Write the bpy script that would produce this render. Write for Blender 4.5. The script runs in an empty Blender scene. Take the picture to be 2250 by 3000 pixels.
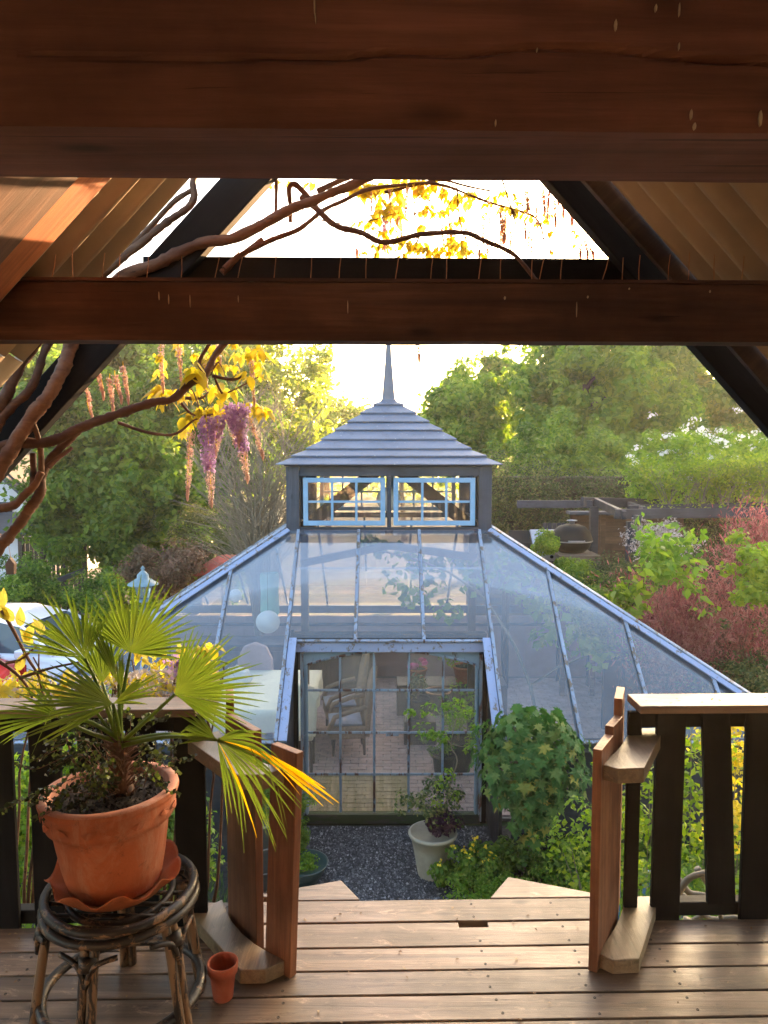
import bpy, math, random
import numpy as np
from mathutils import Vector, Matrix, noise

C = bpy.context.scene.collection
R = math.radians
random.seed(7)
RNG = np.random.default_rng(11)
sc = bpy.context.scene

# ------------------------------------------------------------------ camera, sky, sun
F = 2253.0; TH = R(4.3); EZ = 4.05
CT, ST = math.cos(TH), math.sin(TH)
def ray(px, py):
    x = (px - 1125) / F; v = -(py - 1500) / F
    return Vector((x, CT + v * ST, v * CT - ST))
def at(px, py, Y):            # point at distance Y in front of the house, seen at that picture position
    r = ray(px, py); t = Y / r.y
    return Vector((r.x * t, Y, EZ + r.z * t))
def gr(px, py, h):            # point at height h
    r = ray(px, py); t = (h - EZ) / r.z
    return Vector((r.x * t, r.y * t, h))

cam = bpy.data.cameras.new('camera'); co = bpy.data.objects.new('camera', cam); C.objects.link(co)
co.location = (0, 0, EZ); co.rotation_euler = (R(90) - TH, 0, 0)
cam.sensor_fit = 'VERTICAL'; cam.sensor_height = 36; cam.sensor_width = 27
cam.lens = 36 * F / 3000; cam.clip_start = 0.05; cam.clip_end = 2000
sc.camera = co

SUN_AZ, SUN_EL = R(27), R(10.5)
world = bpy.data.worlds.new('World'); sc.world = world; world.use_nodes = True
nt = world.node_tree; nt.nodes.clear()
sky = nt.nodes.new('ShaderNodeTexSky'); sky.sky_type = 'NISHITA'; sky.sun_disc = False
sky.sun_elevation = SUN_EL; sky.sun_rotation = SUN_AZ; sky.air_density = 1.0; sky.dust_density = 4.5; sky.ozone_density = 0.6
bg = nt.nodes.new('ShaderNodeBackground'); bg.inputs['Strength'].default_value = 0.15
wo = nt.nodes.new('ShaderNodeOutputWorld')
nt.links.new(sky.outputs[0], bg.inputs[0]); nt.links.new(bg.outputs[0], wo.inputs[0])
sl = bpy.data.lights.new('sun', 'SUN'); sl.energy = 5.0; sl.angle = R(0.5); sl.color = (1.0, 0.57, 0.27)
so = bpy.data.objects.new('sun', sl); C.objects.link(so)
sv = Vector((math.sin(SUN_AZ) * math.cos(SUN_EL), math.cos(SUN_AZ) * math.cos(SUN_EL), math.sin(SUN_EL)))
so.rotation_euler = sv.to_track_quat('Z', 'Y').to_euler(); so.location = sv * 60
sc.view_settings.view_transform = 'Standard'; sc.view_settings.look = 'None'
sc.view_settings.exposure = 3.05; sc.view_settings.gamma = 1; sc.view_settings.use_curve_mapping = False
sc.cycles.max_bounces = 8; sc.cycles.transparent_max_bounces = 24; sc.cycles.diffuse_bounces = 4
sc.cycles.use_denoising = True; sc.cycles.sample_clamp_indirect = 6

# ------------------------------------------------------------------ materials
def newmat(name):
    m = bpy.data.materials.new(name); m.use_nodes = True
    t = m.node_tree; t.nodes.clear()
    out = t.nodes.new('ShaderNodeOutputMaterial')
    return m, t, out
def L(t, a, b): t.links.new(a, b)
def ramp(t, fac, stops):
    n = t.nodes.new('ShaderNodeValToRGB'); e = n.color_ramp.elements
    while len(e) < len(stops): e.new(0.5)
    for i, (p, c) in enumerate(stops):
        e[i].position = p; e[i].color = (c[0], c[1], c[2], 1)
    L(t, fac, n.inputs[0]); return n.outputs[0]
def coords(t, scale=(1, 1, 1), off=True):
    tc = t.nodes.new('ShaderNodeTexCoord'); mp = t.nodes.new('ShaderNodeMapping'); mp.inputs['Scale'].default_value = scale
    if off:
        oi = t.nodes.new('ShaderNodeObjectInfo'); mu = t.nodes.new('ShaderNodeVectorMath'); mu.operation = 'MULTIPLY'
        cb = t.nodes.new('ShaderNodeCombineXYZ')
        for i in range(3): L(t, oi.outputs['Random'], cb.inputs[i])
        L(t, cb.outputs[0], mu.inputs[0]); mu.inputs[1].default_value = (37, 53, 71)
        ad = t.nodes.new('ShaderNodeVectorMath'); L(t, tc.outputs['Object'], ad.inputs[0]); L(t, mu.outputs[0], ad.inputs[1])
        L(t, ad.outputs[0], mp.inputs[0])
    else: L(t, tc.outputs['Object'], mp.inputs[0])
    return mp.outputs[0]
def nz(t, vec, scale, detail=4, rough=.6, dist=0):
    n = t.nodes.new('ShaderNodeTexNoise'); n.inputs['Scale'].default_value = scale; n.inputs['Detail'].default_value = detail
    n.inputs['Roughness'].default_value = rough; n.inputs['Distortion'].default_value = dist
    L(t, vec, n.inputs['Vector']); return n.outputs['Fac']
def mixc(t, fac, a, b, mode='MIX'):
    n = t.nodes.new('ShaderNodeMix'); n.data_type = 'RGBA'; n.blend_type = mode
    for s, v in ((n.inputs[0], fac), (n.inputs[6], a), (n.inputs[7], b)):
        if hasattr(v, 'links') or hasattr(v, 'is_linked'): L(t, v, s)
        elif isinstance(v, (int, float)): s.default_value = v
        else: s.default_value = (v[0], v[1], v[2], 1)
    return n.outputs[2]
def bump(t, h, strength, dist=.01):
    b = t.nodes.new('ShaderNodeBump'); b.inputs['Strength'].default_value = strength; b.inputs['Distance'].default_value = dist
    L(t, h, b.inputs['Height']); return b.outputs[0]
def pbsdf(t, out, col, rough=.7, normal=None, spec=.5, metal=0, link=True):
    p = t.nodes.new('ShaderNodeBsdfPrincipled')
    if hasattr(col, 'links') or hasattr(col, 'is_linked'): L(t, col, p.inputs['Base Color'])
    else: p.inputs['Base Color'].default_value = (*col, 1)
    if hasattr(rough, 'is_linked'): L(t, rough, p.inputs['Roughness'])
    else: p.inputs['Roughness'].default_value = rough
    p.inputs['Specular IOR Level'].default_value = spec; p.inputs['Metallic'].default_value = metal
    if normal: L(t, normal, p.inputs['Normal'])
    if link: L(t, p.outputs[0], out.inputs[0])
    return p
def plain(name, col, rough=.7, var=.25, scale=8, bmp=.15, metal=0, spec=.5):
    m, t, o = newmat(name); v = coords(t)
    n = nz(t, v, scale, 6); c2 = tuple(max(0, c * (1 - var)) for c in col); c3 = tuple(c * (1 + var) for c in col)
    col_ = ramp(t, n, [(.3, c2), (.7, c3)])
    pbsdf(t, o, col_, rough, bump(t, nz(t, v, scale * 6, 4), bmp, .004), spec, metal); return m
def wood(name, dark, mid, light, axis='x', rough=.65, grain=1.0, bmp=.35, moss=None, spec=.4, worn=0, check=.8):
    m, t, o = newmat(name)
    s = {'x': (1.2, 22, 22), 'y': (22, 1.2, 22), 'z': (22, 22, 1.2)}[axis]
    s = tuple(a * grain for a in s)
    v = coords(t, s); w = coords(t, (1, 1, 1))
    big = nz(t, w, 3.0, 5, .6); g = nz(t, v, 1.6, 8, .68, .6); g2 = nz(t, v, 7, 4, .7)
    col = ramp(t, g, [(.32, dark), (.5, mid), (.68, light)])
    col = mixc(t, ramp(t, g2, [(.42, (.0, .0, .0)), (.7, (.55, .55, .55))]), col, tuple(a * .55 for a in mid))
    col = mixc(t, ramp(t, big, [(.38, (0, 0, 0)), (.66, (.65, .65, .65))]), col, tuple(a * .62 for a in dark) if not moss else moss)
    # long narrow drying checks
    s3 = {'x': (.5, 38, 38), 'y': (38, .5, 38), 'z': (38, 38, .5)}[axis]
    ck = ramp(t, nz(t, coords(t, s3), 1.0, 5, .75, .5), [(.33, (check,) * 3), (.37, (0, 0, 0))])
    col = mixc(t, ck, col, tuple(a * .22 for a in dark))
    if worn:
        s4 = {'x': (2.2, 7, 7), 'y': (7, 2.2, 7), 'z': (7, 7, 2.2)}[axis]
        col = mixc(t, ramp(t, nz(t, coords(t, s4), 2.6, 9, .8, 1.2), [(.56, (0, 0, 0)), (.68, (worn,) * 3)]), col, tuple(min(1, a * 1.45) for a in light))
        col = mixc(t, ramp(t, nz(t, coords(t, s4), 3.7, 9, .8, .6), [(.57, (0, 0, 0)), (.66, (worn,) * 3)]), col, tuple(a * .5 for a in dark))
    # knots
    vo = t.nodes.new('ShaderNodeTexVoronoi'); vo.inputs['Scale'].default_value = 1.0
    L(t, coords(t, tuple((3.2 if i == 'xyz'.index(axis) else 9) for i in range(3))), vo.inputs['Vector'])
    col = mixc(t, ramp(t, vo.outputs['Distance'], [(.05, (.85, .85, .85)), (.16, (0, 0, 0))]), col, tuple(a * .3 for a in dark))
    oi = t.nodes.new('ShaderNodeObjectInfo'); hv = t.nodes.new('ShaderNodeHueSaturation')
    mr = t.nodes.new('ShaderNodeMapRange'); mr.inputs[3].default_value = .75; mr.inputs[4].default_value = 1.22
    L(t, oi.outputs['Random'], mr.inputs[0]); L(t, mr.outputs[0], hv.inputs['Value']); L(t, col, hv.inputs['Color'])
    rg = ramp(t, big, [(.3, (rough - .14,) * 3), (.7, (rough + .12,) * 3)])
    pbsdf(t, o, hv.outputs[0], rg, bump(t, g, bmp, .004), spec); return m
def peel(name, paint, under, amount=.5, rough=.55, axis='z', scale=6, grime=(.12, .10, .08)):
    m, t, o = newmat(name)
    s = {'x': (.5, 3, 3), 'y': (3, .5, 3), 'z': (3, 3, .5), 'n': (1.5, 1.5, 2.5)}[axis]
    v = coords(t, s); n = nz(t, v, scale, 8, .75, .4); n2 = nz(t, coords(t), 2.2, 5)
    f = ramp(t, n, [(amount, (0, 0, 0)), (amount + .035, (1, 1, 1))])
    pc = mixc(t, ramp(t, n2, [(.35, (0, 0, 0)), (.75, (.5, .5, .5))]), paint, grime)
    pbsdf(t, o, mixc(t, f, under, pc), rough, bump(t, n, .4, .003)); return m
def leafm(name, stops, trans=.45, rough=.5, big=.5, spec=.35, tcol=None):
    m, t, o = newmat(name)
    g = t.nodes.new('ShaderNodeNewGeometry')
    b = nz(t, coords(t, off=False), big, 3)
    ad = t.nodes.new('ShaderNodeMath'); ad.operation = 'MULTIPLY_ADD'; L(t, g.outputs['Random Per Island'], ad.inputs[0]); ad.inputs[1].default_value = .55
    mu = t.nodes.new('ShaderNodeMath'); mu.operation = 'MULTIPLY_ADD'; L(t, b, mu.inputs[0]); mu.inputs[1].default_value = 1.3; mu.inputs[2].default_value = -.42
    L(t, mu.outputs[0], ad.inputs[2])
    col = ramp(t, ad.outputs[0], stops)
    p = pbsdf(t, o, col, rough, None, spec, link=False)
    tr = t.nodes.new('ShaderNodeBsdfTranslucent')
    hv = t.nodes.new('ShaderNodeHueSaturation'); hv.inputs['Saturation'].default_value = 1.1; hv.inputs['Value'].default_value = 1.5
    L(t, col, hv.inputs['Color']); L(t, hv.outputs[0], tr.inputs[0])
    if tcol: L(t, mixc(t, .6, hv.outputs[0], tcol), tr.inputs[0])
    mx = t.nodes.new('ShaderNodeMixShader'); mx.inputs[0].default_value = trans
    L(t, p.outputs[0], mx.inputs[1]); L(t, tr.outputs[0], mx.inputs[2]); L(t, mx.outputs[0], o.inputs[0]); return m
def glass(name, tint, refl, dust, dustcol=(.55, .6, .72), rough=.02, dscale=3, wav=.0, stretch=(1, 1, 1)):
    m, t, o = newmat(name)
    tr = t.nodes.new('ShaderNodeBsdfTransparent'); tr.inputs[0].default_value = (*tint, 1)
    gl = t.nodes.new('ShaderNodeBsdfGlossy'); gl.inputs['Roughness'].default_value = rough; gl.inputs[0].default_value = (.95, .97, 1, 1)
    v = coords(t, stretch)
    if wav: L(t, bump(t, nz(t, v, 1.6, 2), wav, .02), gl.inputs['Normal'])
    df = t.nodes.new('ShaderNodeBsdfDiffuse'); df.inputs[0].default_value = (*dustcol, 1)
    lw = t.nodes.new('ShaderNodeLayerWeight'); lw.inputs[0].default_value = .35
    mr = t.nodes.new('ShaderNodeMath'); mr.operation = 'MULTIPLY_ADD'; L(t, lw.outputs['Fresnel'], mr.inputs[0]); mr.inputs[1].default_value = .55; mr.inputs[2].default_value = refl
    mr.use_clamp = True
    mx = t.nodes.new('ShaderNodeMixShader'); L(t, mr.outputs[0], mx.inputs[0]); L(t, tr.outputs[0], mx.inputs[1]); L(t, gl.outputs[0], mx.inputs[2])
    d = ramp(t, nz(t, v, dscale, 7, .65), [(.3, (dust * .5,) * 3), (.72, (min(1, dust * 1.6),) * 3)])
    oi = t.nodes.new('ShaderNodeObjectInfo'); rm = t.nodes.new('ShaderNodeMapRange'); rm.inputs[3].default_value = .45; rm.inputs[4].default_value = 1.6
    L(t, oi.outputs['Random'], rm.inputs[0]); dm = t.nodes.new('ShaderNodeMath'); dm.operation = 'MULTIPLY'; L(t, d, dm.inputs[0]); L(t, rm.outputs[0], dm.inputs[1]); d = dm.outputs[0]
    m2 = t.nodes.new('ShaderNodeMixShader'); L(t, d, m2.inputs[0]); L(t, mx.outputs[0], m2.inputs[1]); L(t, df.outputs[0], m2.inputs[2])
    L(t, m2.outputs[0], o.inputs[0]); return m

M = {}
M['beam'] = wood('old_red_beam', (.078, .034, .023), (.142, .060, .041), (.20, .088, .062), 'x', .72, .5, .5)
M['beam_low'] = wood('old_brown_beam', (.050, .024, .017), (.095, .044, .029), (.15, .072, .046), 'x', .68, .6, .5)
M['rafter'] = wood('sun_orange_timber', (.20, .055, .015), (.38, .11, .030), (.50, .17, .05), 'x', .7, .5, .4)  # orange of the low sun is put into the wood colour
M['black'] = wood('black_stained_timber', (.004, .0035, .0035), (.007, .006, .006), (.012, .010, .010), 'z', .8, .8, .3, None, .15)
M['blackx'] = wood('black_stained_rail', (.005, .004, .004), (.009, .008, .008), (.015, .013, .013), 'x', .75, .8, .3, None, .2)
M['deck'] = wood('weathered_deck_board', (.085, .044, .025), (.235, .14, .085), (.40, .27, .18), 'x', .48, .55, .7, (.11, .085, .058), .6, .7)
M['cap'] = wood('weathered_cap_rail', (.11, .06, .035), (.24, .15, .095), (.36, .24, .16), 'x', .5, .8, .5, (.16, .12, .09), .6, .6)
M['plank'] = wood('red_brown_plank', (.11, .036, .016), (.24, .088, .038), (.35, .15, .07), 'z', .55, .7, .5)
M['plate'] = wood('grey_brown_curved_plate', (.13, .075, .045), (.27, .17, .105), (.38, .27, .18), 'y', .42, .8, .4, (.15, .145, .07), .6, .6)
m_, t_, o_ = newmat('slate_blue_roof_board')
v_ = coords(t_); c_ = ramp(t_, nz(t_, v_, 2.6, 8, .7), [(.3, (.105, .12, .17)), (.7, (.175, .195, .27))])
c_ = mixc(t_, ramp(t_, nz(t_, coords(t_, (9, 9, 2)), 1.5, 8, .8), [(.52, (0, 0, 0)), (.68, (.5, .5, .5))]), c_, (.075, .08, .085))
vo_ = t_.nodes.new('ShaderNodeTexVoronoi'); vo_.inputs['Scale'].default_value = 11; L(t_, v_, vo_.inputs['Vector'])
c_ = mixc(t_, ramp(t_, vo_.outputs['Distance'], [(.06, (.8, .8, .8)), (.13, (0, 0, 0))]), c_, (.34, .36, .36))
pbsdf(t_, o_, c_, .5, bump(t_, nz(t_, v_, 18, 5), .2, .004)); M['slate'] = m_
M['spire'] = plain('lead_grey_spire', (.14, .145, .19), .5, .2, 4, .1)
M['cup'] = wood('slate_blue_cladding', (.028, .038, .060), (.045, .060, .090), (.060, .078, .115), 'z', .55, .5, .2)
M['cupx'] = wood('slate_blue_batten', (.028, .038, .060), (.045, .060, .090), (.060, .078, .115), 'x', .55, .5, .2)
M['blue'] = plain('pale_blue_window_paint', (.20, .36, .55), .45, .12, 5, .1)
M['bar'] = peel('peeling_blue_bar_paint', (.26, .33, .46), (.13, .095, .065), .44, .5, 'y', 5)
M['barblue'] = peel('lilac_blue_board_paint', (.28, .345, .53), (.16, .13, .10), .40, .5, 'y', 4, (.22, .26, .38))
M['iron'] = peel('rusty_blue_iron_paint', (.22, .30, .38), (.085, .036, .022), .44, .6, 'z', 4)
M['frame'] = peel('faded_teal_frame_paint', (.24, .34, .42), (.10, .08, .06), .37, .6, 'z', 4, (.07, .10, .12))
M['sill'] = peel('mossy_sill', (.02, .03, .022), (.03, .05, .015), .5, .8, 'x', 5)
M['wboard'] = wood('dark_weatherboard', (.010, .012, .018), (.018, .021, .030), (.028, .032, .044), 'x', .65, .6, .3)
M['gl_clean'] = glass('clear_old_glass', (.96, .97, .98), .03, .02, (.5, .55, .62))
M['gl_dusty'] = glass('dusty_roof_glass', (.955, .975, .98), .03, .04, (.52, .59, .70), .06, 1.6, .15)
M['gl_mid'] = glass('roof_glass_upper', (.95, .96, .97), .025, .04, (.5, .55, .7), .04, 1.5, .1)
M['gl_door'] = glass('door_glass', (.95, .95, .95), .012, .10, (.62, .56, .50), .03, 2.2, .2, (1, 1, .35))
M['gl_algae'] = glass('algae_stained_glass', (.93, .93, .88), .012, .27, (.50, .47, .20), .08, 3.0, .2, (3.5, 3.5, .7))
def clay(name, base, bloom, dirt, b_amt=.5, d_amt=.5):
    m, t, o = newmat(name); v = coords(t); w = coords(t, (1, 1, .45))
    c = ramp(t, nz(t, v, 5, 8, .65), [(.3, tuple(a * .68 for a in base)), (.7, tuple(a * 1.25 for a in base))])
    c = mixc(t, ramp(t, nz(t, w, 9, 9, .78, .8), [(.50, (0, 0, 0)), (.66, (b_amt,) * 3)]), c, bloom)
    c = mixc(t, ramp(t, nz(t, v, 15, 8, .8, .3), [(.57, (0, 0, 0)), (.66, (d_amt,) * 3)]), c, dirt)
    pbsdf(t, o, c, .72, bump(t, nz(t, v, 40, 6, .7), .45, .003), .3); return m
M['terra'] = clay('terracotta', (.40, .108, .042), (.50, .27, .18), (.08, .045, .03), .55, .6)
M['terra2'] = clay('orange_terracotta_saucer', (.46, .125, .042), (.5, .26, .16), (.12, .06, .035), .35, .6)
M['terrarim'] = clay('dusty_terracotta_rim', (.44, .17, .10), (.55, .36, .28), (.07, .045, .03), .7, .8)
M['terras'] = clay('small_red_terracotta', (.40, .085, .042), (.45, .2, .13), (.12, .05, .03), .4, .4)
M['soil'] = plain('dark_potting_soil', (.018, .010, .007), .95, .5, 40, .9)
M['rattan'] = peel('peeling_black_rattan', (.012, .008, .007), (.22, .125, .065), .41, .42, 'n', 11, (.03, .018, .012))
M['rattanz'] = peel('peeling_rattan_leg', (.013, .008, .007), (.20, .115, .06), .50, .45, 'z', 10, (.03, .018, .012))
M['sheet'] = plain('tan_fibre_cement_sheet', (.37, .285, .195), .85, .18, 3, .3)
M['bark'] = wood('wisteria_bark', (.085, .035, .018), (.17, .075, .038), (.25, .13, .07), 'x', .75, .4, .8)
M['twig'] = plain('grey_twig', (.20, .165, .115), .85, .3, 10, .3)
M['trunk'] = plain('tree_trunk_bark', (.075, .055, .035), .9, .35, 6, .8)
M['mtrunk'] = plain('smooth_grey_trunk', (.17, .14, .11), .8, .25, 8, .4)
M['wire'] = plain('rusty_wire', (.35, .18, .08), .4, .3, 20, .1, .6)
M['white'] = plain('white_render', (.62, .62, .66), .85, .08, 2, .2)
M['greyroof'] = plain('grey_slate_roof', (.06, .065, .08), .7, .25, 4, .3)
M['carw'] = plain('white_car_paint', (.68, .70, .78), .12, .03, 1, 0)
M['carr'] = plain('red_car_paint', (.60, .03, .02), .12, .03, 1, 0)
M['carg'] = plain('dark_car_window', (.05, .075, .10), .05, .1, 2, 0)
M['tyre'] = plain('black_rubber', (.012, .012, .013), .7, .2, 10, .2)
M['alloy'] = plain('alloy_rim', (.5, .5, .52), .25, .1, 5, 0, .9)
M['lampred'] = plain('red_lamp_lens', (.45, .01, .01), .15, .1, 5, 0)
M['metalb'] = plain('black_enamel', (.006, .007, .008), .45, .2, 5, .05, 0, .15)
M['steel'] = plain('brushed_steel', (.42, .42, .44), .3, .15, 14, .1, .85)
M['cream'] = plain('cream_tablecloth', (.80, .76, .58), .85, .06, 3, .2)
M['wicker'] = plain('woven_wicker', (.30, .205, .13), .8, .35, 60, .9)
M['cushion'] = plain('grey_quilted_cushion', (.36, .37, .44), .9, .12, 12, .3)
M['dwood'] = wood('dark_furniture_wood', (.035, .022, .016), (.07, .045, .032), (.12, .08, .055), 'z', .5, .6, .2)
M['bwood'] = wood('brown_shed_wood', (.10, .05, .028), (.18, .095, .052), (.27, .15, .09), 'x', .7, .6, .3)
M['potcream'] = plain('cream_glazed_pot', (.33, .295, .225), .5, .25, 5, .2)
M['potteal'] = plain('dark_teal_glazed_pot', (.03, .06, .06), .3, .25, 5, .1)
M['potgrey'] = plain('grey_zinc_planter', (.13, .14, .145), .55, .25, 6, .2, .3)
M['pinkbrick'] = plain('old_pink_brick', (.46, .33, .285), .9, .25, 7, .5)
M['mortar'] = plain('mortar', (.26, .22, .20), .95, .2, 20, .4)
M['gravel'] = None
M['pergola'] = wood('dark_blue_pergola_timber', (.020, .024, .036), (.035, .040, .058), (.05, .058, .08), 'x', .55, .5, .2)
M['teal'] = plain('pale_teal_metal', (.17, .27, .33), .45, .2, 8, .1)
M['chairblue'] = plain('blue_painted_chair', (.08, .20, .36), .5, .2, 8, .1)
M['greenfab'] = plain('mint_green_fabric', (.28, .50, .38), .85, .12, 6, .1)
M['paperw'] = plain('white_paper_lantern', (.75, .75, .72), .8, .1, 6, .1)
M['red'] = plain('faded_red_cloth', (.42, .08, .05), .8, .15, 6, .1)
M['pinkblind'] = plain('mauve_painted_wall', (.42, .30, .29), .85, .12, 4, .15)
# leaves (leaf colours, with evening light mixed into the golden one)
M['l_dark'] = leafm('dark_green_leaves', [(.1, (.035, .08, .012)), (.5, (.10, .185, .025)), (.9, (.23, .33, .045))], .52, big=.35)
M['l_mid'] = leafm('mid_green_leaves', [(.1, (.06, .125, .018)), (.5, (.13, .23, .032)), (.9, (.26, .35, .05))], .5, big=.35)
M['l_bright'] = leafm('fresh_green_leaves', [(.1, (.075, .16, .02)), (.5, (.17, .29, .035)), (.9, (.31, .40, .055))], .55, big=.35)
M['l_backlit'] = leafm('backlit_golden_leaves', [(.1, (.10, .17, .025)), (.5, (.21, .28, .045)), (.9, (.38, .40, .07))], .52, big=.4)  # gold of the backlight is put into the leaf colour
M['l_lime'] = leafm('lime_leaves', [(.1, (.09, .17, .02)), (.5, (.20, .30, .03)), (.9, (.36, .42, .05))], .5, big=.9)
M['l_hedge'] = leafm('olive_hedge_leaves', [(.1, (.02, .045, .012)), (.5, (.065, .10, .025)), (.9, (.25, .24, .08))], .35, big=.8)
M['l_olive'] = leafm('olive_conifer_needles', [(.1, (.03, .045, .012)), (.5, (.075, .09, .02)), (.9, (.14, .14, .035))], .3, big=.8)
M['l_red'] = leafm('smoke_bush_red_leaves', [(.1, (.13, .035, .035)), (.5, (.33, .10, .10)), (.9, (.50, .25, .22))], .4, big=1.2)
M['l_rust'] = leafm('rusty_shrub_leaves', [(.1, (.06, .05, .025)), (.5, (.14, .09, .05)), (.9, (.24, .13, .09))], .35, big=1.0)
M['l_yellow'] = leafm('yellow_wisteria_leaves', [(.1, (.24, .26, .03)), (.5, (.52, .44, .04)), (.9, (.70, .62, .14))], .6, big=2, tcol=(.95, .72, .04))
M['l_maple'] = leafm('maple_leaves', [(.1, (.03, .09, .018)), (.5, (.06, .15, .03)), (.9, (.17, .22, .05))], .35, rough=.55, big=1.0, spec=.2)
M['l_palm'] = leafm('palm_leaflets', [(.1, (.05, .11, .016)), (.5, (.10, .17, .02)), (.9, (.22, .26, .04))], .35, rough=.42, big=3, tcol=(.24, .31, .03))
M['l_palmy'] = leafm('yellowed_palm_leaflets', [(.1, (.55, .30, .02)), (.5, (.75, .42, .02)), (.9, (.80, .50, .05))], .4, big=3)
M['l_under'] = leafm('small_creeper_leaves', [(.1, (.012, .014, .006)), (.5, (.03, .04, .012)), (.9, (.16, .21, .04))], .3, big=6)
M['f_faded'] = leafm('faded_petals', [(.1, (.25, .20, .19)), (.5, (.45, .38, .36)), (.9, (.62, .56, .58))], .3, big=8)
M['l_purple'] = leafm('dark_purple_leaves', [(.1, (.02, .008, .02)), (.9, (.07, .02, .05))], .2, big=3)
M['f_white'] = leafm('white_blossom', [(.1, (.62, .62, .56)), (.9, (.85, .85, .80))], .3, big=3)
M['f_purple'] = leafm('mauve_wisteria_petals', [(.1, (.28, .15, .36)), (.5, (.50, .32, .56)), (.9, (.76, .62, .76))], .35, big=8)
M['f_pink'] = leafm('pink_wisteria_buds', [(.1, (.40, .22, .21)), (.5, (.58, .40, .35)), (.9, (.72, .58, .48))], .35, big=8)
M['f_yel'] = leafm('yellow_petals', [(.1, (.75, .50, .02)), (.9, (.85, .70, .05))], .3, big=3)
M['f_magenta'] = leafm('magenta_petals', [(.1, (.65, .06, .28)), (.9, (.8, .25, .5))], .3, big=3)
M['l_grass'] = leafm('grass_blades', [(.1, (.05, .09, .02)), (.9, (.13, .19, .04))], .4, big=1.0)

# ------------------------------------------------------------------ object helpers
W = {}
def lk(o, parent, loc):
    C.objects.link(o); W[o.name] = Vector(loc)
    if parent is not None:
        o.parent = parent; o.location = Vector(loc) - W[parent.name]
    else: o.location = loc
def thing(name, label, cat, loc=(0, 0, 0), group=None, kind=None):
    o = bpy.data.objects.new(name, None); o.empty_display_size = .1; lk(o, None, loc)
    if label: o['label'] = label
    if cat: o['category'] = cat
    if group: o['group'] = group
    if kind: o['kind'] = kind
    return o
def tag(o, label=None, cat=None, group=None, kind=None, category=None):
    cat = cat or category
    if label: o['label'] = label
    if cat: o['category'] = cat
    if group: o['group'] = group
    if kind: o['kind'] = kind
    return o
HA = R(1.2); HC, HS = math.cos(HA), math.sin(HA)
def hr(p): return Vector((p[0] * HC - p[1] * HS, p[0] * HS + p[1] * HC, p[2]))     # house frame -> world
def hi(p): return Vector((p[0] * HC + p[1] * HS, -p[0] * HS + p[1] * HC, p[2]))
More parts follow.
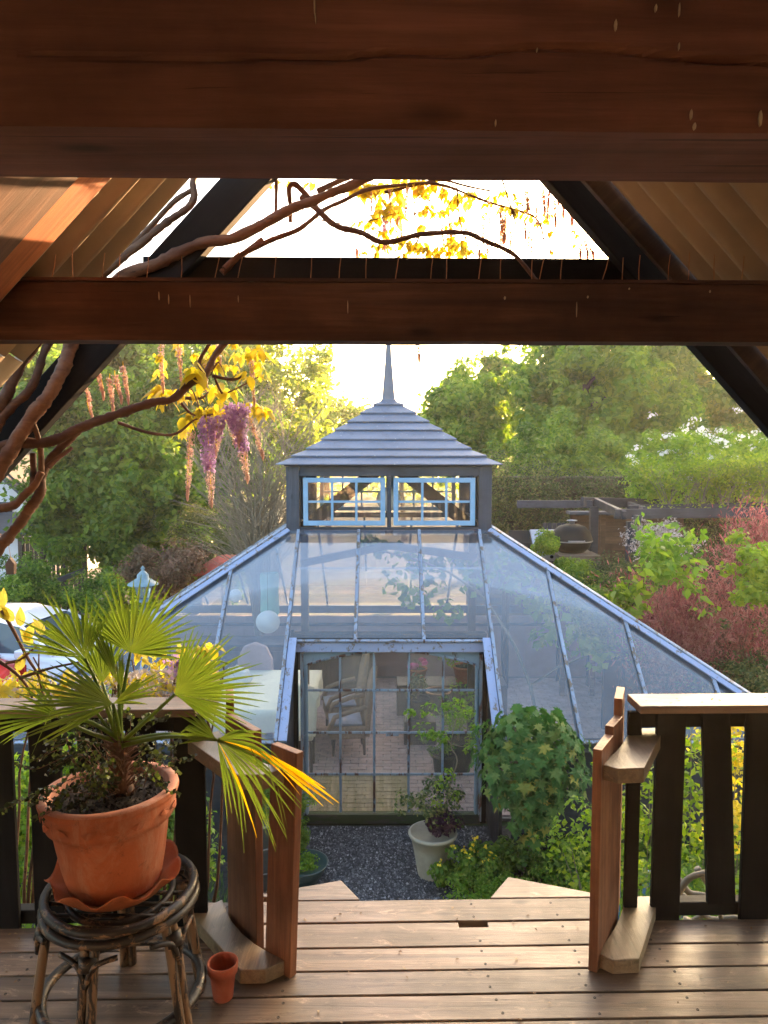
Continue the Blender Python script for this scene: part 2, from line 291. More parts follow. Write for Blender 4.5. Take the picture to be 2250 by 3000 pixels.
class MB:
    def __init__(s): s.v = []; s.f = []
    def add(s, vs, fs):
        n = len(s.v); s.v += [Vector(v) for v in vs]; s.f += [tuple(i + n for i in f) for f in fs]; return s
    def box(s, a, b):
        x0, y0, z0 = a; x1, y1, z1 = b
        return s.add([(x0, y0, z0), (x1, y0, z0), (x1, y1, z0), (x0, y1, z0), (x0, y0, z1), (x1, y0, z1), (x1, y1, z1), (x0, y1, z1)],
                     [(3, 2, 1, 0), (4, 5, 6, 7), (0, 1, 5, 4), (1, 2, 6, 5), (2, 3, 7, 6), (3, 0, 4, 7)])
    def prism(s, poly, off):
        off = Vector(off); n = len(poly)
        vs = [Vector(p) for p in poly] + [Vector(p) + off for p in poly]
        fs = [tuple(range(n - 1, -1, -1)), tuple(range(n, 2 * n))] + [(i, (i + 1) % n, n + (i + 1) % n, n + i) for i in range(n)]
        return s.add(vs, fs)
    def bar(s, a, b, w, h, up=(0, 0, 1)):      # rectangular bar from a to b, width w sideways, height h along up
        a = Vector(a); b = Vector(b); d = (b - a).normalized(); u = Vector(up); u = (u - d * u.dot(d)).normalized(); r = d.cross(u)
        q = [r * (-w / 2) - u * h / 2, r * (w / 2) - u * h / 2, r * (w / 2) + u * h / 2, r * (-w / 2) + u * h / 2]
        return s.prism([a + k for k in q], b - a)
    def tube(s, pts, rad, n=8, cap=True, rough=0):
        pts = [Vector(p) for p in pts]
        if not hasattr(rad, '__len__'): rad = [rad] * len(pts)
        m = len(pts); base = len(s.v); u = None
        for i, p in enumerate(pts):
            d = (pts[min(i + 1, m - 1)] - pts[max(i - 1, 0)]).normalized()
            if u is None: u = d.orthogonal().normalized()
            else: u = (u - d * u.dot(d)); u = u.normalized() if u.length > 1e-6 else d.orthogonal().normalized()
            w = d.cross(u)
            for k in range(n):
                a = 2 * math.pi * k / n; rr = rad[i]
                if rough: rr *= 1 + rough * noise.noise(Vector((math.cos(a + i * .06) * 2.2, math.sin(a + i * .06) * 2.2, i * .09 + p.x * 5))) + rough * .5 * noise.noise(p * 60)
                s.v.append(p + (u * math.cos(a) + w * math.sin(a)) * rr)
        for i in range(m - 1):
            for k in range(n):
                a = base + i * n + k; b = base + i * n + (k + 1) % n
                s.f.append((a, b, b + n, a + n))
        if cap:
            s.f.append(tuple(base + k for k in range(n - 1, -1, -1))); s.f.append(tuple(base + (m - 1) * n + k for k in range(n)))
        return s
    def lathe(s, prof, c, n=32, axis=None, fn=None):
        c = Vector(c); base = len(s.v)
        for i, (r, z) in enumerate(prof):
            for k in range(n):
                a = 2 * math.pi * k / n; dr = dz = 0
                if fn: dr, dz = fn(a, i)
                v = Vector(((r + dr) * math.cos(a), (r + dr) * math.sin(a), z + dz))
                if axis: v = axis @ v
                s.v.append(c + v)
        for i in range(len(prof) - 1):
            for k in range(n):
                a = base + i * n + k; b = base + i * n + (k + 1) % n
                s.f.append((a, b, b + n, a + n))
        return s
    def xf(s, fn): s.v = [fn(v) for v in s.v]; return s
    def build(s, name, mat, parent=None, smooth=False, bevel=0, along=None, **kw):
        xs = [v.x for v in s.v]; ys = [v.y for v in s.v]; zs = [v.z for v in s.v]
        c = Vector(((min(xs) + max(xs)) / 2, (min(ys) + max(ys)) / 2, (min(zs) + max(zs)) / 2))
        vl = [v - c for v in s.v]; Q = None
        if along is not None:               # local x runs along the piece, so its grain does too
            Q = Vector(along).to_track_quat('X', 'Z').to_matrix(); Qi = Q.inverted(); vl = [Qi @ v for v in vl]
        me = bpy.data.meshes.new(name); me.from_pydata([tuple(v) for v in vl], [], s.f); me.update()
        me.materials.append(M[mat] if isinstance(mat, str) else mat)
        if smooth: me.polygons.foreach_set('use_smooth', [True] * len(me.polygons))
        o = bpy.data.objects.new(name, me); lk(o, parent, c)
        if Q: o.rotation_euler = Q.to_euler()
        if bevel:
            b = o.modifiers.new('bevel', 'BEVEL'); b.width = bevel; b.segments = 2; b.limit_method = 'ANGLE'; b.angle_limit = R(40)
        return tag(o, **kw)
def npmesh(name, V, Fq, mat, parent=None, smooth=False, **kw):
    V = np.asarray(V, dtype=np.float32); c = (V.min(0) + V.max(0)) / 2; Vl = V - c
    Fq = np.asarray(Fq, dtype=np.int32); k = Fq.shape[1]; n = len(Fq)
    me = bpy.data.meshes.new(name); me.vertices.add(len(V)); me.vertices.foreach_set('co', Vl.ravel())
    me.loops.add(n * k); me.loops.foreach_set('vertex_index', Fq.ravel())
    me.polygons.add(n); me.polygons.foreach_set('loop_start', np.arange(0, n * k, k, dtype=np.int32))
    me.update(calc_edges=True); me.materials.append(M[mat] if isinstance(mat, str) else mat)
    if smooth: me.polygons.foreach_set('use_smooth', [True] * n)
    o = bpy.data.objects.new(name, me); lk(o, parent, Vector([float(a) for a in c])); return tag(o, **kw)
def unit(a): return a / np.maximum(np.linalg.norm(a, axis=1, keepdims=True), 1e-9)
def leafcloud(name, P, N, size, mat, parent=None, aspect=.55, tdir=None, jit=.35, **kw):
    n = len(P); N = unit(N)
    t = RNG.normal(size=(n, 3)) if tdir is None else tdir + RNG.normal(size=(n, 3)) * .35
    t = unit(t - N * (t * N).sum(1, keepdims=True)); b = np.cross(N, t)
    s = (size * (1 + jit * RNG.uniform(-1, 1, n)))[:, None]; w = s * aspect
    V = np.empty((n, 4, 3)); V[:, 0] = P - t * s * .5; V[:, 1] = P + b * w * .5 + t * s * .05 + N * w * .22
    V[:, 2] = P + t * s * .5; V[:, 3] = P - b * w * .5 + t * s * .05 + N * w * .22
    return npmesh(name, V.reshape(-1, 3), np.arange(n * 4).reshape(-1, 4), mat, parent, **kw)
def clumps(c, rad, n, lump=.25, inner=.5, zmin=-1, seed=0):
    rg = np.random.default_rng(seed + 5); d = unit(rg.normal(size=(n * 3, 3))); d = d[d[:, 2] > zmin][:n]
    r = inner + (1 - inner) * rg.uniform(0, 1, len(d)) ** .6
    ns = np.array([noise.noise(Vector((float(a[0]) * 1.8 + seed, float(a[1]) * 1.8, float(a[2]) * 1.8))) for a in d])
    r = r * (1 + lump * 2 * ns)
    return np.asarray(c) + d * r[:, None] * np.asarray(rad)
def crown(cc, c, per, cr, size, mat, parent, name='crown', aspect=.55, flat=.75, **kw):
    n = len(cc) * per; off = unit(RNG.normal(size=(n, 3))) * (RNG.uniform(.15, 1, n) ** .5)[:, None]
    rs = (cr * RNG.uniform(.55, 1.25, len(cc))).repeat(per)[:, None]
    P = cc.repeat(per, 0) + off * rs * np.array([1, 1, flat])
    N = off * .8 + RNG.normal(size=(n, 3)) * .45 + np.array([0, 0, .45])
    return leafcloud(name, P, N, size, mat, parent, aspect, **kw)
def smoothline(pts, sub=5):
    pts = [Vector(p) for p in pts]; out = []
    for i in range(len(pts) - 1):
        p0 = pts[max(i - 1, 0)]; p1 = pts[i]; p2 = pts[i + 1]; p3 = pts[min(i + 2, len(pts) - 1)]
        for k in range(sub):
            t = k / sub; out.append(.5 * ((2 * p1) + (p2 - p0) * t + (2 * p0 - 5 * p1 + 4 * p2 - p3) * t * t + (3 * p1 - p0 - 3 * p2 + p3) * t ** 3))
    out.append(pts[-1]); return out
def limb(pts, r0, r1, wob=.0, n=8, sub=5, seed=0):
    q = smoothline(pts, sub); m = len(q)
    rr = [(r0 + (r1 - r0) * i / (m - 1)) * (1 + .16 * noise.noise(Vector((i * .7 + seed, seed, 3.1)))) for i in range(m)]
    if wob: q = [p + Vector((noise.noise(p * 6 + Vector((seed, 0, 0))), noise.noise(p * 6 + Vector((0, seed, 9))), noise.noise(p * 6 + Vector((4, 0, seed))))) * wob for p in q]
    return MB().tube(q, rr, n, True, .30 if n >= 9 else 0)
def dup(o, parent=None, delta=None):
    c = o.copy(); C.objects.link(c); W[c.name] = W[o.name].copy()
    if parent: c.parent = parent
    if delta is not None: c.location = c.location + Vector(delta)
    for ch in list(o.children): dup(ch, c)
    return c

# ------------------------------------------------------------------ ground
def ground_z(x, y):
    return 0.0
MG, t, o = newmat('garden_soil_and_moss')
v = coords(t, off=False)
col = ramp(t, nz(t, v, .8, 8, .7), [(.35, (.035, .028, .02)), (.5, (.05, .055, .022)), (.65, (.04, .075, .02))])
pbsdf(t, o, col, .95, bump(t, nz(t, v, 12, 6), .6, .03)); M['ground'] = MG
g = MB().add([(-300, -60, -.03), (300, -60, -.03), (300, 500, -.03), (-300, 500, -.03)], [(0, 1, 2, 3)]).build('ground', 'ground', kind='structure')
MG, t, o = newmat('dark_gravel_bed')
v = coords(t, off=False)
col = ramp(t, nz(t, v, 22, 8, .8), [(.35, (.022, .02, .02)), (.55, (.06, .055, .055)), (.7, (.11, .10, .10))])
pbsdf(t, o, mixc(t, ramp(t, nz(t, v, 1.6, 5), [(.5, (0, 0, 0)), (.66, (.8, .8, .8))]), col, (.035, .04, .018)), .95, bump(t, nz(t, v, 60, 4), .8, .01)); M['bed'] = MG
MB().box((-1.6, 3.2, -.02), (1.5, 8.12, .0)).build('gravel_path_bed', 'bed', kind='structure')
MB().box((-14, 9, -.02), (-4.7, 30, .004)).build('driveway', plain('driveway_tarmac', (.10, .10, .105), .9, .2, 6, .3), kind='structure')
# loose gravel: tens of thousands of stones
def gravel():
    n = 26000
    x = RNG.uniform(-1.3, 1.1, n); y = RNG.uniform(5.6, 8.1, n); s = RNG.uniform(.005, .017, n) * (1 + (RNG.uniform(size=n) > .97) * .7)
    base = np.array([(1, 0, -.3), (-.5, .87, -.3), (-.5, -.87, -.3), (.1, .1, .75)])
    a = RNG.uniform(0, 6.28, n); ca, sa = np.cos(a), np.sin(a)
    V = np.empty((n, 4, 3)); bx = base[None, :, 0] * (1 + RNG.uniform(-.4, .5, (n, 4))); by = base[None, :, 1] * (1 + RNG.uniform(-.4, .5, (n, 4)))
    V[:, :, 0] = x[:, None] + (bx * ca[:, None] - by * sa[:, None]) * s[:, None]
    V[:, :, 1] = y[:, None] + (bx * sa[:, None] + by * ca[:, None]) * s[:, None]
    V[:, :, 2] = .004 + (base[None, :, 2] + .3) * s[:, None] * RNG.uniform(.5, 1.3, (n, 1)) + RNG.normal(size=(n, 4)) * s[:, None] * .15
    f = np.array([(0, 1, 3), (1, 2, 3), (2, 0, 3)]); Fq = (np.arange(n)[:, None, None] * 4 + f[None]).reshape(-1, 3)
    m, t, o = newmat('gravel_stones'); g = t.nodes.new('ShaderNodeNewGeometry')
    pbsdf(t, o, ramp(t, g.outputs['Random Per Island'], [(0, (.03, .028, .03)), (.5, (.085, .08, .085)), (.9, (.19, .18, .185)), (1, (.42, .40, .40))]), .75)
    npmesh('gravel', V.reshape(-1, 3), Fq, m, kind='stuff', label='dark grey gravel of the yard before the glasshouse door')
gravel()

# ------------------------------------------------------------------ deck under the camera
DZ = 2.3
deck = thing('deck', None, None, hr((0, 1.5, DZ)), kind='structure')
edges = [2.903, 2.757, 2.612, 2.488, 2.369, 2.251]
while edges[-1] > -1.5: edges.append(edges[-1] - .122)
XA = .155
M['wire_dark'] = plain('dark_screw_head', (.03, .022, .018), .6, .3, 30, .1)
def deckboard(x0, x1, y0, y1, zt=DZ, notch=None, seed=0):
    # plank with slightly uneven top edge line and sawn-out notches along its far edge
    m = MB(); n = 48; g = .0045
    xs = [x0 + (x1 - x0) * i / n for i in range(n + 1)]
    near = [(x, y0 + g + .0018 * noise.noise(Vector((x * 3, seed, 0)))) for x in xs]
    far = [(x, y1 - g + .0018 * noise.noise(Vector((x * 3, seed, 5)))) for x in xs]
    if notch:
        f2 = []
        for x, y in far: f2.append((x, y))
        for a, b, d in notch:
            f2 = [p for p in f2 if not (a - .01 < p[0] < b + .01)]
            f2 += [(a, y1 - g), (a + .001, y1 - g - d), (b - .001, y1 - g - d), (b, y1 - g)]
        far = sorted(f2)
    poly = [hr((x, y, zt - .028)) for x, y in near] + [hr((x, y, zt - .028)) for x, y in reversed(far)]
    return m.prism(poly, (0, 0, .028))
for i in range(len(edges) - 1):
    y1, y0 = edges[i], edges[i + 1]
    if i == 0: x0, x1 = -.70, .93
    else: x0, x1 = -2.4, 2.6
    nt_ = [(.335, .445, .03), (-.335, -.268, .03)] if i == 1 else None
    db = deckboard(x0, x1, y0, y1, DZ - (.0 if i else -.002), nt_, i * 3.3).build('deck_board', 'deck', deck, bevel=.0025)
    if i < 7:           # rusty screw heads over the joists
        for x in (-1.17, -.55, -.27, .41, .72, 1.03, 1.73):
            if x0 < x < x1 - .05:
                for yy_ in (y0 + .028, y1 - .03):
                    if nt_ and .3 < x < .45 and yy_ > (y0 + y1) / 2: continue
                    p_ = hr((x + random.uniform(-.012, .012), yy_ + random.uniform(-.008, .008), DZ + (.003 if i == 0 else .0012)))
                    MB().lathe([(.0048, -.004), (.0048, 0), (.003, -.0004), (0, -.002)], p_, 10).build('screw', 'wire_dark', db)
# corner boards sawn off at an angle beside the stair head
for pts in (((857, 2639), (740, 2622), (999, 2577), (1054, 2637)), ((1436, 2633), (1489, 2567), (1721, 2611), (1800, 2635))):
    q = [gr(a, b, DZ) for a, b in pts]
    if pts[0][0] > 1000: q[3] = gr(1780, 2636, DZ)
    cy = max(p.y for p in q)
    q = [Vector((p.x, max(p.y, hr((hi(p).x, 2.912, 0)).y), DZ - .030)) for p in q]
    MB().prism(q if pts[0][0] > 1000 else q, (0, 0, .028)).build('corner_board', 'deck', deck, bevel=.003)
for x in (-1.9, -1.2, -.3, .38, 1.0, 1.7):
    MB().box((x, -1.5, DZ - .20), (x + .06, 2.74, DZ - .031)).xf(hr).build('deck_joist', 'blackx', deck)
MB().box((-.66, 2.85, DZ - .24), (.82, 2.90, DZ - .034)).xf(hr).build('fascia_board', 'blackx', deck)
for x in (-2.3, -.6, .76, 2.4):
    MB().box((x, 2.62, 0), (x + .1, 2.72, DZ - .205)).xf(hr).build('deck_post', 'black', deck)
# stairs that lead down from the gap
st = thing('stairs', 'wooden stairs leading down from the deck opening', 'stairs', hr((.08, 3.2, 1)))
for k in range(1, 9):
    MB().box((-.45, 2.92 + .0 + .14 * (k - 1), DZ - .25 * k), (.62, 2.92 + .16 + .14 * (k - 1), DZ - .25 * k + .035)).xf(hr).build('stair_tread', 'deck', st, bevel=.003)

# ------------------------------------------------------------------ gable roof over the balcony
porch = thing('timber_porch_roof', 'dark timber gable roof with corrugated sheets over the balcony', 'porch roof', hr((XA, 1.5, 4.4)))
SL = 1.065; SA = math.atan(SL)
def roofz(x, apex): return apex - abs(x - XA) * SL
# near tie beam: solid timber with a long drying crack across its face
def crackbeam(x0, x1, y0, y1, z0, z1, crack, name, mat, parent, seed):
    m = MB(); nx = 260; zs = [z0 + (z1 - z0) * i / 60 for i in range(61)]
    base = 0; vs = []; fs = []
    for i in range(nx + 1):
        x = x0 + (x1 - x0) * i / nx
        for z in zs:
            y = y0 + .0022 * noise.noise(Vector((x * 1.5 + seed, z * 14, 2))) + .0012 * noise.noise(Vector((x * 6, z * 60, seed)))
            if crack:
                cz, dep, wd = crack(x); d = abs(z - cz)
                if d < wd: y += dep * (1 - (d / wd) ** 1.5)
            vs.append((x, y, z))
    n = len(zs)
    for i in range(nx):
        for j in range(n - 1): fs.append((i * n + j, (i + 1) * n + j, (i + 1) * n + j + 1, i * n + j + 1))
    m.add(vs, fs)
    lo = []; 
    for i in range(nx + 1):
        x = x0 + (x1 - x0) * i / nx
        lo.append((x, y1, z0 + .0018 * noise.noise(Vector((x * 5, seed, 1)))))
    k = len(m.v); m.v += [Vector(p) for p in lo]
    for i in range(nx): m.f.append((i * n, k + i, k + i + 1, (i + 1) * n))
    k2 = len(m.v); m.v += [Vector((p[0], y1, z1)) for p in lo]
    for i in range(nx): m.f.append((k + i, k2 + i, k2 + i + 1, k + i + 1)); m.f.append((k2 + i, i * n + n - 1, (i + 1) * n + n - 1, k2 + i + 1))
    return m.xf(hr).build(name, mat, parent)
def crack1(x):
    u = (x + .46) / .92
    z = 4.05 + (.929) * (.50 - .012 * u) - .008 * math.sin(u * 7) + .004 * noise.noise(Vector((x * 12, 0, 0)))
    if u > .62: z += .010 * min(1, (u - .62) / .1)
    dep = .004 + .012 * max(0, min(1, (u - .3) * 1.2)); wd = .003 + .0035 * max(0, min(1, (u - .35)))
    if u < .08: dep = 0
    return z, dep, max(wd, .0045)
crackbeam(-1.9, 2.2, .929, 1.093, 4.428, 4.68, crack1, 'tie_beam', 'beam', porch, 1.0)
b2 = crackbeam(-2.1, 2.4, 2.25, 2.33, 4.376, 4.540, None, 'tie_beam', 'beam_low', porch, 4.0)
b2['label'] = 'lower far tie beam with a row of wire spikes on top'
lath = crackbeam(-2.1, 2.4, 2.242, 2.29, 4.5415, 4.551, None, 'lath', 'beam_low', porch, 9.0)
# bird spikes: bent wires nailed to the lath
sx = [60, 158, 220, 305, 350, 433, 533, 630, 697, 803, 910, 993, 1072, 1158, 1262, 1308, 1403, 1467, 1560, 1582, 1645, 1768, 1828, 1878, 1965, 2025, 2102, 2183]
tl = [0, 4, 2, 12, 0, 4, 0, 15, 12, 5, 2, 8, 3, 12, 8, 4, 12, 6, 0, 14, 10, 22, 10, 4, 0, -3, 2, 10]
for x, d in zip(sx, tl):
    p = at(x, 826, 2.26); q = hi(p); a = Vector((q.x, 2.262, 4.549)); h = random.uniform(.068, .086)
    b = a + Vector((d / 2253 * 2.3, random.uniform(-.02, .03), h))
    mdl = (a + b) / 2 + Vector((random.uniform(-.002, .002), 0, 0))
    MB().tube([hr(a), hr(mdl), hr(b)], [.0014, .0013, .0011], 5).build('wire_spike', 'wire', lath)
# corrugated sheets, seen from below
APX = 5.745
def sheet(side, y0, y1, u0, u1):
    pitch, amp, th = .132, .026, .007
    ny = int((y1 - y0) / pitch * 10); m = MB(); vs = []
    d = Vector((side * math.cos(SA), 0, -math.sin(SA))); nr = Vector((side * math.sin(SA), 0, math.cos(SA)))
    for lay in (0, 1):
        for u in (u0, u1):
            for j in range(ny + 1):
                y = y0 + (y1 - y0) * j / ny
                w = math.sin(y / pitch * 2 * math.pi) * amp
                p = Vector((XA, 0, APX)) + d * u + nr * (w + lay * th + .02) + Vector((0, y, 0)); vs.append(p)
    n = ny + 1; fs = []
    for j in range(ny):
        fs.append((j, j + 1, n + j + 1, n + j)); fs.append((2 * n + j, 3 * n + j, 3 * n + j + 1, 2 * n + j + 1))
        fs.append((j, 2 * n + j, 2 * n + j + 1, j + 1)); fs.append((n + j, n + j + 1, 3 * n + j + 1, 3 * n + j))
    fs.append((ny, 2 * n + ny, 3 * n + ny, n + ny)); fs.append((0, n, 3 * n, 2 * n))
    return m.add(vs, fs).xf(hr).build('roof_sheet', 'sheet', porch, smooth=True)
for side in (-1, 1):
    for y0, y1 in ((1.85, 2.755 if side > 0 else 2.675), (.93, 1.842), (0, .922), (-.95, -.008), (-1.6, -.958)):
        sheet(side, y0, y1, 0, 1.9); sheet(side, y0 + .0, y1, 1.905, 3.6)
def sloped(side, apex, u0, u1, y0, y1, hgt, name, mat, parent, bevel=.004, lab=None):
    d = Vector((side * math.cos(SA), 0, -math.sin(SA))); nr = Vector((side * math.sin(SA), 0, math.cos(SA)))
    o_ = Vector((XA, 0, apex)); q = [o_ + d * u0, o_ + d * u1, o_ + d * u1 + nr * hgt, o_ + d * u0 + nr * hgt]
    ob = MB().prism([hr(p + Vector((0, y0, 0))) for p in q], hr((0, y1 - y0, 0))).build(name, mat, parent, bevel=bevel, along=hr(d))
    if lab: ob['label'] = lab
    return ob
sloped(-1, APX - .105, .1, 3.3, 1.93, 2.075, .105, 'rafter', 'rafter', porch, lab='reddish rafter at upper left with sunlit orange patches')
sloped(-1, APX - .125, .1, 3.3, 1.55, 1.925, .115, 'rafter', 'beam_low', porch)  # dark brown stands in for the shadow on this rafter
for side in (-1, 1):
    sloped(side, APX - .115, .1, 3.3, 1.30, 1.38, .11, 'rafter', 'beam_low', porch)
    sloped(side, APX - .115, .1, 3.3, -.2, -.12, .11, 'rafter', 'beam_low', porch)
# dried drips and splashes on the timber faces
drm = plain('pale_dried_drip', (.42, .36, .25), .9, .2, 30, .1)
for px, py, w, h, yb in ((922, 20, 3, 34, .93), (925, 60, 2, 14, .93), (1806, 70, 5, 16, .93), (1925, 18, 4, 10, .93), (1995, 22, 2, 18, .93), (1994, 130, 2, 10, .93), (1574, 145, 3, 5, .93), (1452, 360, 3, 9, .93), (2030, 330, 4, 14, .93), (2040, 365, 5, 10, .93), (2236, 340, 6, 22, .93), (560, 885, 2, 18, 2.25), (498, 880, 2, 14, 2.25), (470, 870, 2, 12, 2.25), (1019, 900, 2, 20, 2.25), (1480, 872, 4, 5, 2.25), (1692, 905, 2, 22, 2.25), (1725, 868, 3, 4, 2.25), (1848, 843, 3, 3, 2.25), (2088, 850, 3, 4, 2.25), (700, 878, 2, 10, 2.25)):
    w *= .6; p = at(px, py, yb); q = hi(p); k = yb / F; hh_ = [ (0, 1), (.8, .5), (1, 0), (.6, -.8), (0, -1), (-.7, -.6), (-1, .1), (-.5, .8)]
    MB().prism([hr((q.x + a * w * k * 1.3, yb - .0045, q.z + b_ * h * k)) for a, b_ in hh_], hr((0, .004, 0))).build('dried_drip', drm, porch)
# free-standing black truss that carries the wisteria
truss = thing('wisteria_truss', 'black timber truss frame standing free beyond the roof edge', 'truss', hr((XA, 3, 4.4)))
IA = 5.596
for side in (-1, 1):
    sloped(side, IA, .02, 3.6, 2.90, 2.965, .135, 'rafter', 'blackx', truss, .005)
    if side > 0: sloped(side, IA + .115, .02, 3.6, 2.80, 2.845, .12, 'bargeboard', 'pergola' if side > 0 else 'blackx', truss, .005)
    sloped(side, IA + .05, .02, 3.6, 2.968, 3.01, .05, 'batten', 'rafter', truss, .003)
MB().box((XA - 1.0, 2.97, 4.58), (XA + .98, 3.03, 4.792)).xf(hr).build('collar_beam', 'blackx', truss, bevel=.004)
sloped(1, APX - .09, .3, 3.3, 2.765, 2.795, .10, 'cover_board', 'dwood', truss, .003)
for s_ in (-1, 1):
    p = Vector((XA + s_ * 2.35, 2.93, 0)); MB().box((p.x - .05, 2.89, 0), (p.x + .05, 2.97, IA - 2.3 * SL + .04)).xf(hr).build('post', 'black', truss)
# unseen house wall behind the camera: shades the balcony, cream added to bounce light
hw = thing('house_wall', 'unseen gable wall of the house behind the balcony, cream to bounce light', 'wall', hr((0, -1.6, 0)))
MB().prism([hr((XA - 4, -1.62, 0)), hr((XA + 4, -1.62, 0)), hr((XA + 4, -1.62, APX - 4 * SL)), hr((XA, -1.62, APX)), hr((XA - 4, -1.62, APX - 4 * SL))], hr((0, -.2, 0))).build('wall_panel', plain('light_bouncing_cream_render', (.62, .50, .38), .9, .1, 4, .2), hw)

# ------------------------------------------------------------------ balcony railings with flared ends
def railing(side, xs, x0, x1, label):
    t = thing('railing', label, 'railing', hr(((x0 + x1) / 2, 2.78, DZ)))
    # cap in plank form
    MB().box((x0, 2.715, DZ + .806), (x1, 2.862, DZ + .836)).xf(hr).build('cap_rail', 'cap', t, bevel=.004)
    MB().box((x0 + .02, 2.772, DZ + .735), (x1, 2.822, DZ + .804)).xf(hr).build('top_rail', 'blackx', t, bevel=.004)
    MB().box((x0 + .10 if side > 0 else x0, 2.772, DZ + .002), (x1 if side > 0 else x1 - .1, 2.822, DZ + .055)).xf(hr).build('bottom_rail', 'blackx', t, bevel=.004)
    for cx, w, tilt, lo in xs:
        a = Vector((cx - w / 2, 0, 0)); zt = DZ + .803; zb = DZ + lo
        q = [(cx - w / 2 + tilt, 2.748, zb), (cx + w / 2 + tilt, 2.748, zb), (cx + w / 2, 2.748, zt), (cx - w / 2, 2.748, zt)]
        MB().prism([hr(p) for p in q], hr((0, .022, 0))).build('baluster', 'black', t, bevel=.003)
    return t
railR = railing(1, [(.985, .050, 0, .02), (1.120, .108, -.004, -.01), (1.285, .106, .045, .06), (1.455, .108, 0, -.01), (1.625, .108, 0, -.01), (1.795, .108, 0, -.01), (1.965, .108, 0, 0)],
                .99, 2.5, 'right-hand balcony railing with black balusters, one of them leaning')
railL = railing(-1, [(-.655, .112, 0, -.03), (-.832, .108, .003, -.03), (-1.005, .108, 0, -.03), (-1.178, .112, 0, -.03), (-1.353, .112, .006, -.03), (-1.53, .11, 0, -.03), (-1.7, .11, 0, -.03), (-1.87, .11, 0, -.03)],
                -2.4, -.62, 'left-hand balcony railing behind the potted palm')
def platepoly(pts, z, th, parent, name='curved_plate'):
    return MB().prism([Vector((p.x, p.y, z - th)) for p in pts], (0, 0, th)).build(name, 'plate', parent, bevel=.003)
def zq(px, py): return (1300 + px / 1.746, 1950 + py / 1.746)
def arc(a, b, c, n=6):     # quadratic through a, control b, c
    return [a * (1 - t) ** 2 + b * 2 * t * (1 - t) + c * t * t for t in [i / n for i in range(n + 1)]]
# right flare
hB = DZ + .052
A = gr(*zq(780, 1468), hB); Bm = gr(*zq(905, 1330), hB); D_ = gr(*zq(930, 1182), hB)
curve = arc(A, Bm, D_)
plate = curve + [gr(*zq(1105, 1176), hB), gr(*zq(1000, 1500), hB), gr(*zq(868, 1508), hB)]
platepoly(plate, hB, .05, railR)
ZT = DZ + .715
dx = [Vector((0, 0, 0))] * len(plate)
platepoly([p.copy() for p in plate], ZT, .052, railR)
def plankL(p, q, zb, zt, parent, th=.030, out=-1, zt2=None, lean=0):
    d = (q - p); d.z = 0; n = Vector((-d.y, d.x, 0)).normalized() * out * -1 * th
    lv = Vector((lean, 0, 0)); zt2 = zt if zt2 is None else zt2
    a, b, c, e = [Vector((v.x, v.y, zb)) for v in (p, q, q + n, p + n)]
    m = MB().add([a, b, c, e, Vector((a.x, a.y, zt)) + lv, Vector((b.x, b.y, zt2)) + lv, Vector((c.x, c.y, zt2)) + lv, Vector((e.x, e.y, zt)) + lv],
                 [(3, 2, 1, 0), (4, 5, 6, 7), (0, 1, 5, 4), (1, 2, 6, 5), (2, 3, 7, 6), (3, 0, 4, 7)])
    return m.build('plank', 'plank', parent, bevel=.0025)
ux = Vector((-.004, -.004, 0))
plankL(A + Vector((-.006, -.035, 0)), curve[2] + Vector((-.006, .0, 0)), DZ + .002, DZ + .775, railR, out=-1)
plankL(curve[2] + Vector((-.004, .012, 0)), curve[4] + Vector((-.004, .01, 0)), DZ + .002, DZ + .80, railR, out=-1)
plankL(curve[4] + Vector((-.004, .022, 0)), curve[6] + Vector((-.006, .05, 0)), DZ + .002, DZ + .86, railR, out=-1)
# left flare
def zl(px, py): return (px / 1.843, 2150 + py / 1.843)
A = gr(*zl(1545, 1222), hB); Bm = gr(*zl(1250, 1105), hB); D_ = gr(*zl(1200, 892), hB)
curve = arc(A, Bm, D_)
plate = curve + [gr(*zl(1030, 975), hB), gr(*zl(1296, 1275), hB), gr(*zl(1432, 1272), hB)]
platepoly(list(reversed(plate)), hB, .05, railL)
platepoly(list(reversed(plate)), ZT, .052, railL)
gz = lambda x, y: gr(*zl(x, y), hB)
plankL(gz(1548, 1226) + Vector((.012, -.02, 0)), gz(1416, 1158) + Vector((.008, .0, 0)), DZ + .002, DZ + .775, railL, out=1, lean=.03)
plankL(gz(1374, 1118) + Vector((.006, .01, 0)), gz(1228, 960) + Vector((.0, .01, 0)), DZ + .002, DZ + .80, railL, out=1, lean=.0)
plankL(curve[5] + Vector((.0, .05, 0)), curve[6] + Vector((.0, .12, 0)), DZ + .002, DZ + .84, railL, out=1)

# ------------------------------------------------------------------ glasshouse
X0 = .06; YF, YT, YR = 7.2, 9.33, 13.95; ZE, ZC = 1.32, 3.126; HW, CH = 4.05, 1.245
YB = YT + 2 * CH; YCN = YT + CH
def zf(y): return ZE + (y - YF) * (ZC - ZE) / (YT - YF)
def yh(ax): return YF + (HW - ax) * (YT - YF) / (HW - CH) if ax > CH else YT
gh = thing('glasshouse', 'blue painted glasshouse with hipped glass roof and slate-blue cupola', 'greenhouse', (X0, YCN, 0))
nF = Vector((0, -(ZC - ZE), (YT - YF))).normalized()
def FP(x, y, off=0): return Vector((X0 + x, y, zf(y))) + nF * off
def mirror_rear(v): return Vector((v.x, 2 * YCN - v.y, v.z))
def pane(poly, nrm, mat, name='pane'):
    return MB().prism(poly, nrm * .004).build(name, mat, gh)
bx = [-4.03, -3.2985, -2.5655, -1.8325, -1.0995, -.3665, .3665, 1.0995, 1.8325, 2.5655, 3.2985, 4.03]
